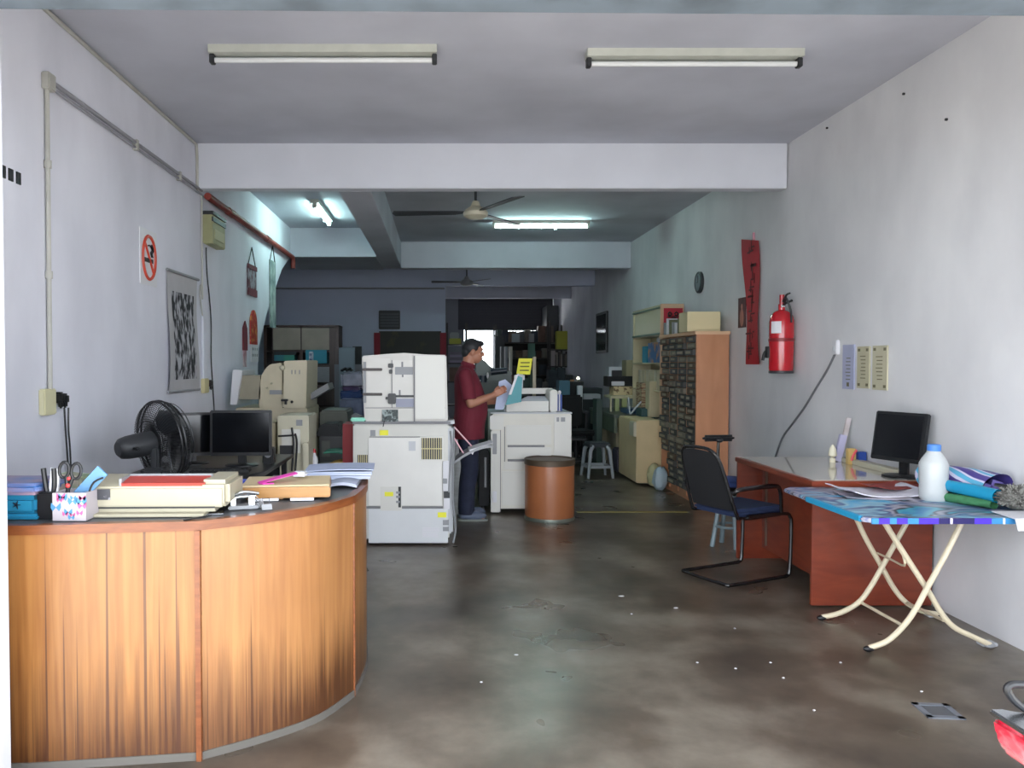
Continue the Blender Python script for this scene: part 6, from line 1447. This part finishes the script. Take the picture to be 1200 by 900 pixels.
# tall boards leaning before the rack
for k,(x,col) in enumerate(((592,'70757a'),(597.5,'b5b0a0'),(587,'3a3c40'))):
    a = P(x,452,16); b_ = P(x+1.2,406,16)
    m = M(); m.box(a.x,a.x+.05,16,16.3,0,b_.z,bev=.004); solo('leaning_board', m, mat('brd%d'%k,col,.5), ['slim grey board standing before the rear rack','slim cream board standing before the rear rack','slim black board standing before the rear rack'][k], 'board')
boxY('steel_locker','dark green-black locker left of the rear rack','locker',580,394,592,520,18.2,mat('locker','23282b',.5),.4)
# dark desk in the store room
t = thing('store_table','dark table loaded with stock in front of the rear rack','table',(1.9,15.5,0))
m = M(); m.box(1.1,2.7,15.2,15.9,.86,.9); done('table_top', m, m_dark, t)
for x in (1.15,2.65):
    for y in (15.25,15.85): m = M(); m.box(x-.02,x+.02,y-.02,y+.02,0,.86); done('leg', m, m_black, t)
x = 1.35; k = 0
while x < 2.6:
    w_ = rb.uniform(.1,.22); h_ = rb.uniform(.2,.52); col = rb.choice(pal[:6]+['2a2c30','2f3840']); m = M(); m.box(x,x+w_-.01,15.3,15.6,.9,.9+h_,bev=.01)
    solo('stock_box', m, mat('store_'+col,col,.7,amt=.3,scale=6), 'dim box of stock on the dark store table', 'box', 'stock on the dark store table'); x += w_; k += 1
# ============================================================= CAMERA AND LIGHT
cam = bpy.data.cameras.new('camera'); co = bpy.data.objects.new('camera', cam); C.objects.link(co)
co.location = (0,0,1.5); co.rotation_euler = (PI/2-TH,0,0)
cam.sensor_width = 36; cam.lens = F/1200*36; cam.shift_x = 85/1200; cam.clip_end = 200; cam.clip_start = .05
bpy.context.scene.camera = co
w = bpy.data.worlds.new('daylight'); bpy.context.scene.world = w; w.use_nodes = True
bg = w.node_tree.nodes['Background']; bg.inputs[0].default_value = (.86,.92,1,1); bg.inputs[1].default_value = 5.2
sun = bpy.data.lights.new('sun','SUN'); sun.energy = 16.0; sun.angle = math.radians(3); sun.color = (1,.95,.88)
so = bpy.data.objects.new('sun', sun); C.objects.link(so); so.rotation_euler = (math.radians(32), 0, math.radians(12))
sc = bpy.context.scene
sc.view_settings.view_transform = 'Standard'; sc.view_settings.look = 'None'; sc.view_settings.gamma = 1; sc.view_settings.use_curve_mapping = False
sc.view_settings.exposure = 0.52
sc.cycles.max_bounces = 10; sc.cycles.diffuse_bounces = 6; sc.cycles.use_denoising = True
# ============================================================= FITTINGS UNDER THE PART THAT CARRIES THEM
NEST = {'monitor':{'screen':'housing'},'keyboard':{'keys':'keyboard_body'},'laminator':{'red_strip':'housing','rating_label':'housing','grey_bar':'housing','paper_slot':'base_plate'},
 'red_banner':{'black_writing':'paper'},'no_smoking_sign':{'prohibition_ring':'plate','cigarette':'plate'},'hanging_scroll':{'painted_panel':'paper'},
 'wall_clock':{'clock_hands':'dial'},'fire_extinguisher':{'white_label':'cylinder','strap':'cylinder','squeeze_handle':'valve','white_collar':'valve'},'hung_card':{'printing':'card_sheet'},
 'storage_tin':{'star_print':'box_body'},'stationery_cup':{'blue_print':'cup','pink_print':'cup'},'notice_card':{'black_print':'card'},'red_poster':{'brush_marks':'poster_sheet'},
 'fluorescent_light':{'lamp_holder':'batten','starter':'batten'},'meter_box':{'cover_plate':'box_body','black_strap':'box_body'},'wall_calendar':{'date_print':'date_sheet'},
 'wall_vent':{'louvre':'vent_frame'},'wall_mirror':{'glass':'frame'},'wall_switch':{'rocker':'switch_box'},'small_picture':{'printed_figure':'card'},
 'printer':{'paper_door':'printer_body'},'pedestal_fan':{'oscillation_knob':'motor_housing','switch_knob':'control_box'},
 'office_desk':{'top_surface':'desk_top'},'folding_table':{'checked_edge':'table_top','cyan_edge':'table_top'},'plastic_bottle':{'cap':'bottle_body'},
 'workbench':{'side_box':'near_cabinet'},'offset_duplicator':{'vent_slot':'right_housing','tray_panel':'base_cabinet','grey_handle':'middle_housing','control_cover':'middle_housing'},
 'finisher_unit':{'front_door':'unit_body','vent_grille':'unit_body','control_patch':'unit_body'},'floor_drain':{'drain_plate':'drain_frame'},
 'photocopier':{'recess_slot':'handle_recess','hinge_block':'handle_recess','vent_louvre':'vent_frame','vent_dark':'vent_frame','side_vent_louvre':'side_vent','side_latch':'left_column','grey_strip':'left_column','edge_latch':'side_cover'},
 'sorter_unit':{'bar_bracket':'left_panel','black_bar':'left_panel','grey_plate':'middle_panel','dark_rail':'middle_panel','small_pin':'middle_panel'},
 'motorcycle':{'chrome_trim':'tail_lamp'},'cardboard_drum':{'bottom_rim':'drum_body'}}
base = lambda n: n.split('.')[0]
for o in list(bpy.data.objects):
    if o.get('category') and base(o.name) in NEST:
        kids = list(o.children); mp_ = NEST[base(o.name)]
        movers = [c_ for c_ in kids if base(c_.name) in mp_]
        if len(kids)-len(movers) < 2: continue
        for c_ in kids:
            tgt = mp_.get(base(c_.name))
            if tgt:
                p_ = [q_ for q_ in kids if base(q_.name) == tgt]
                if p_: c_.parent = p_[0]
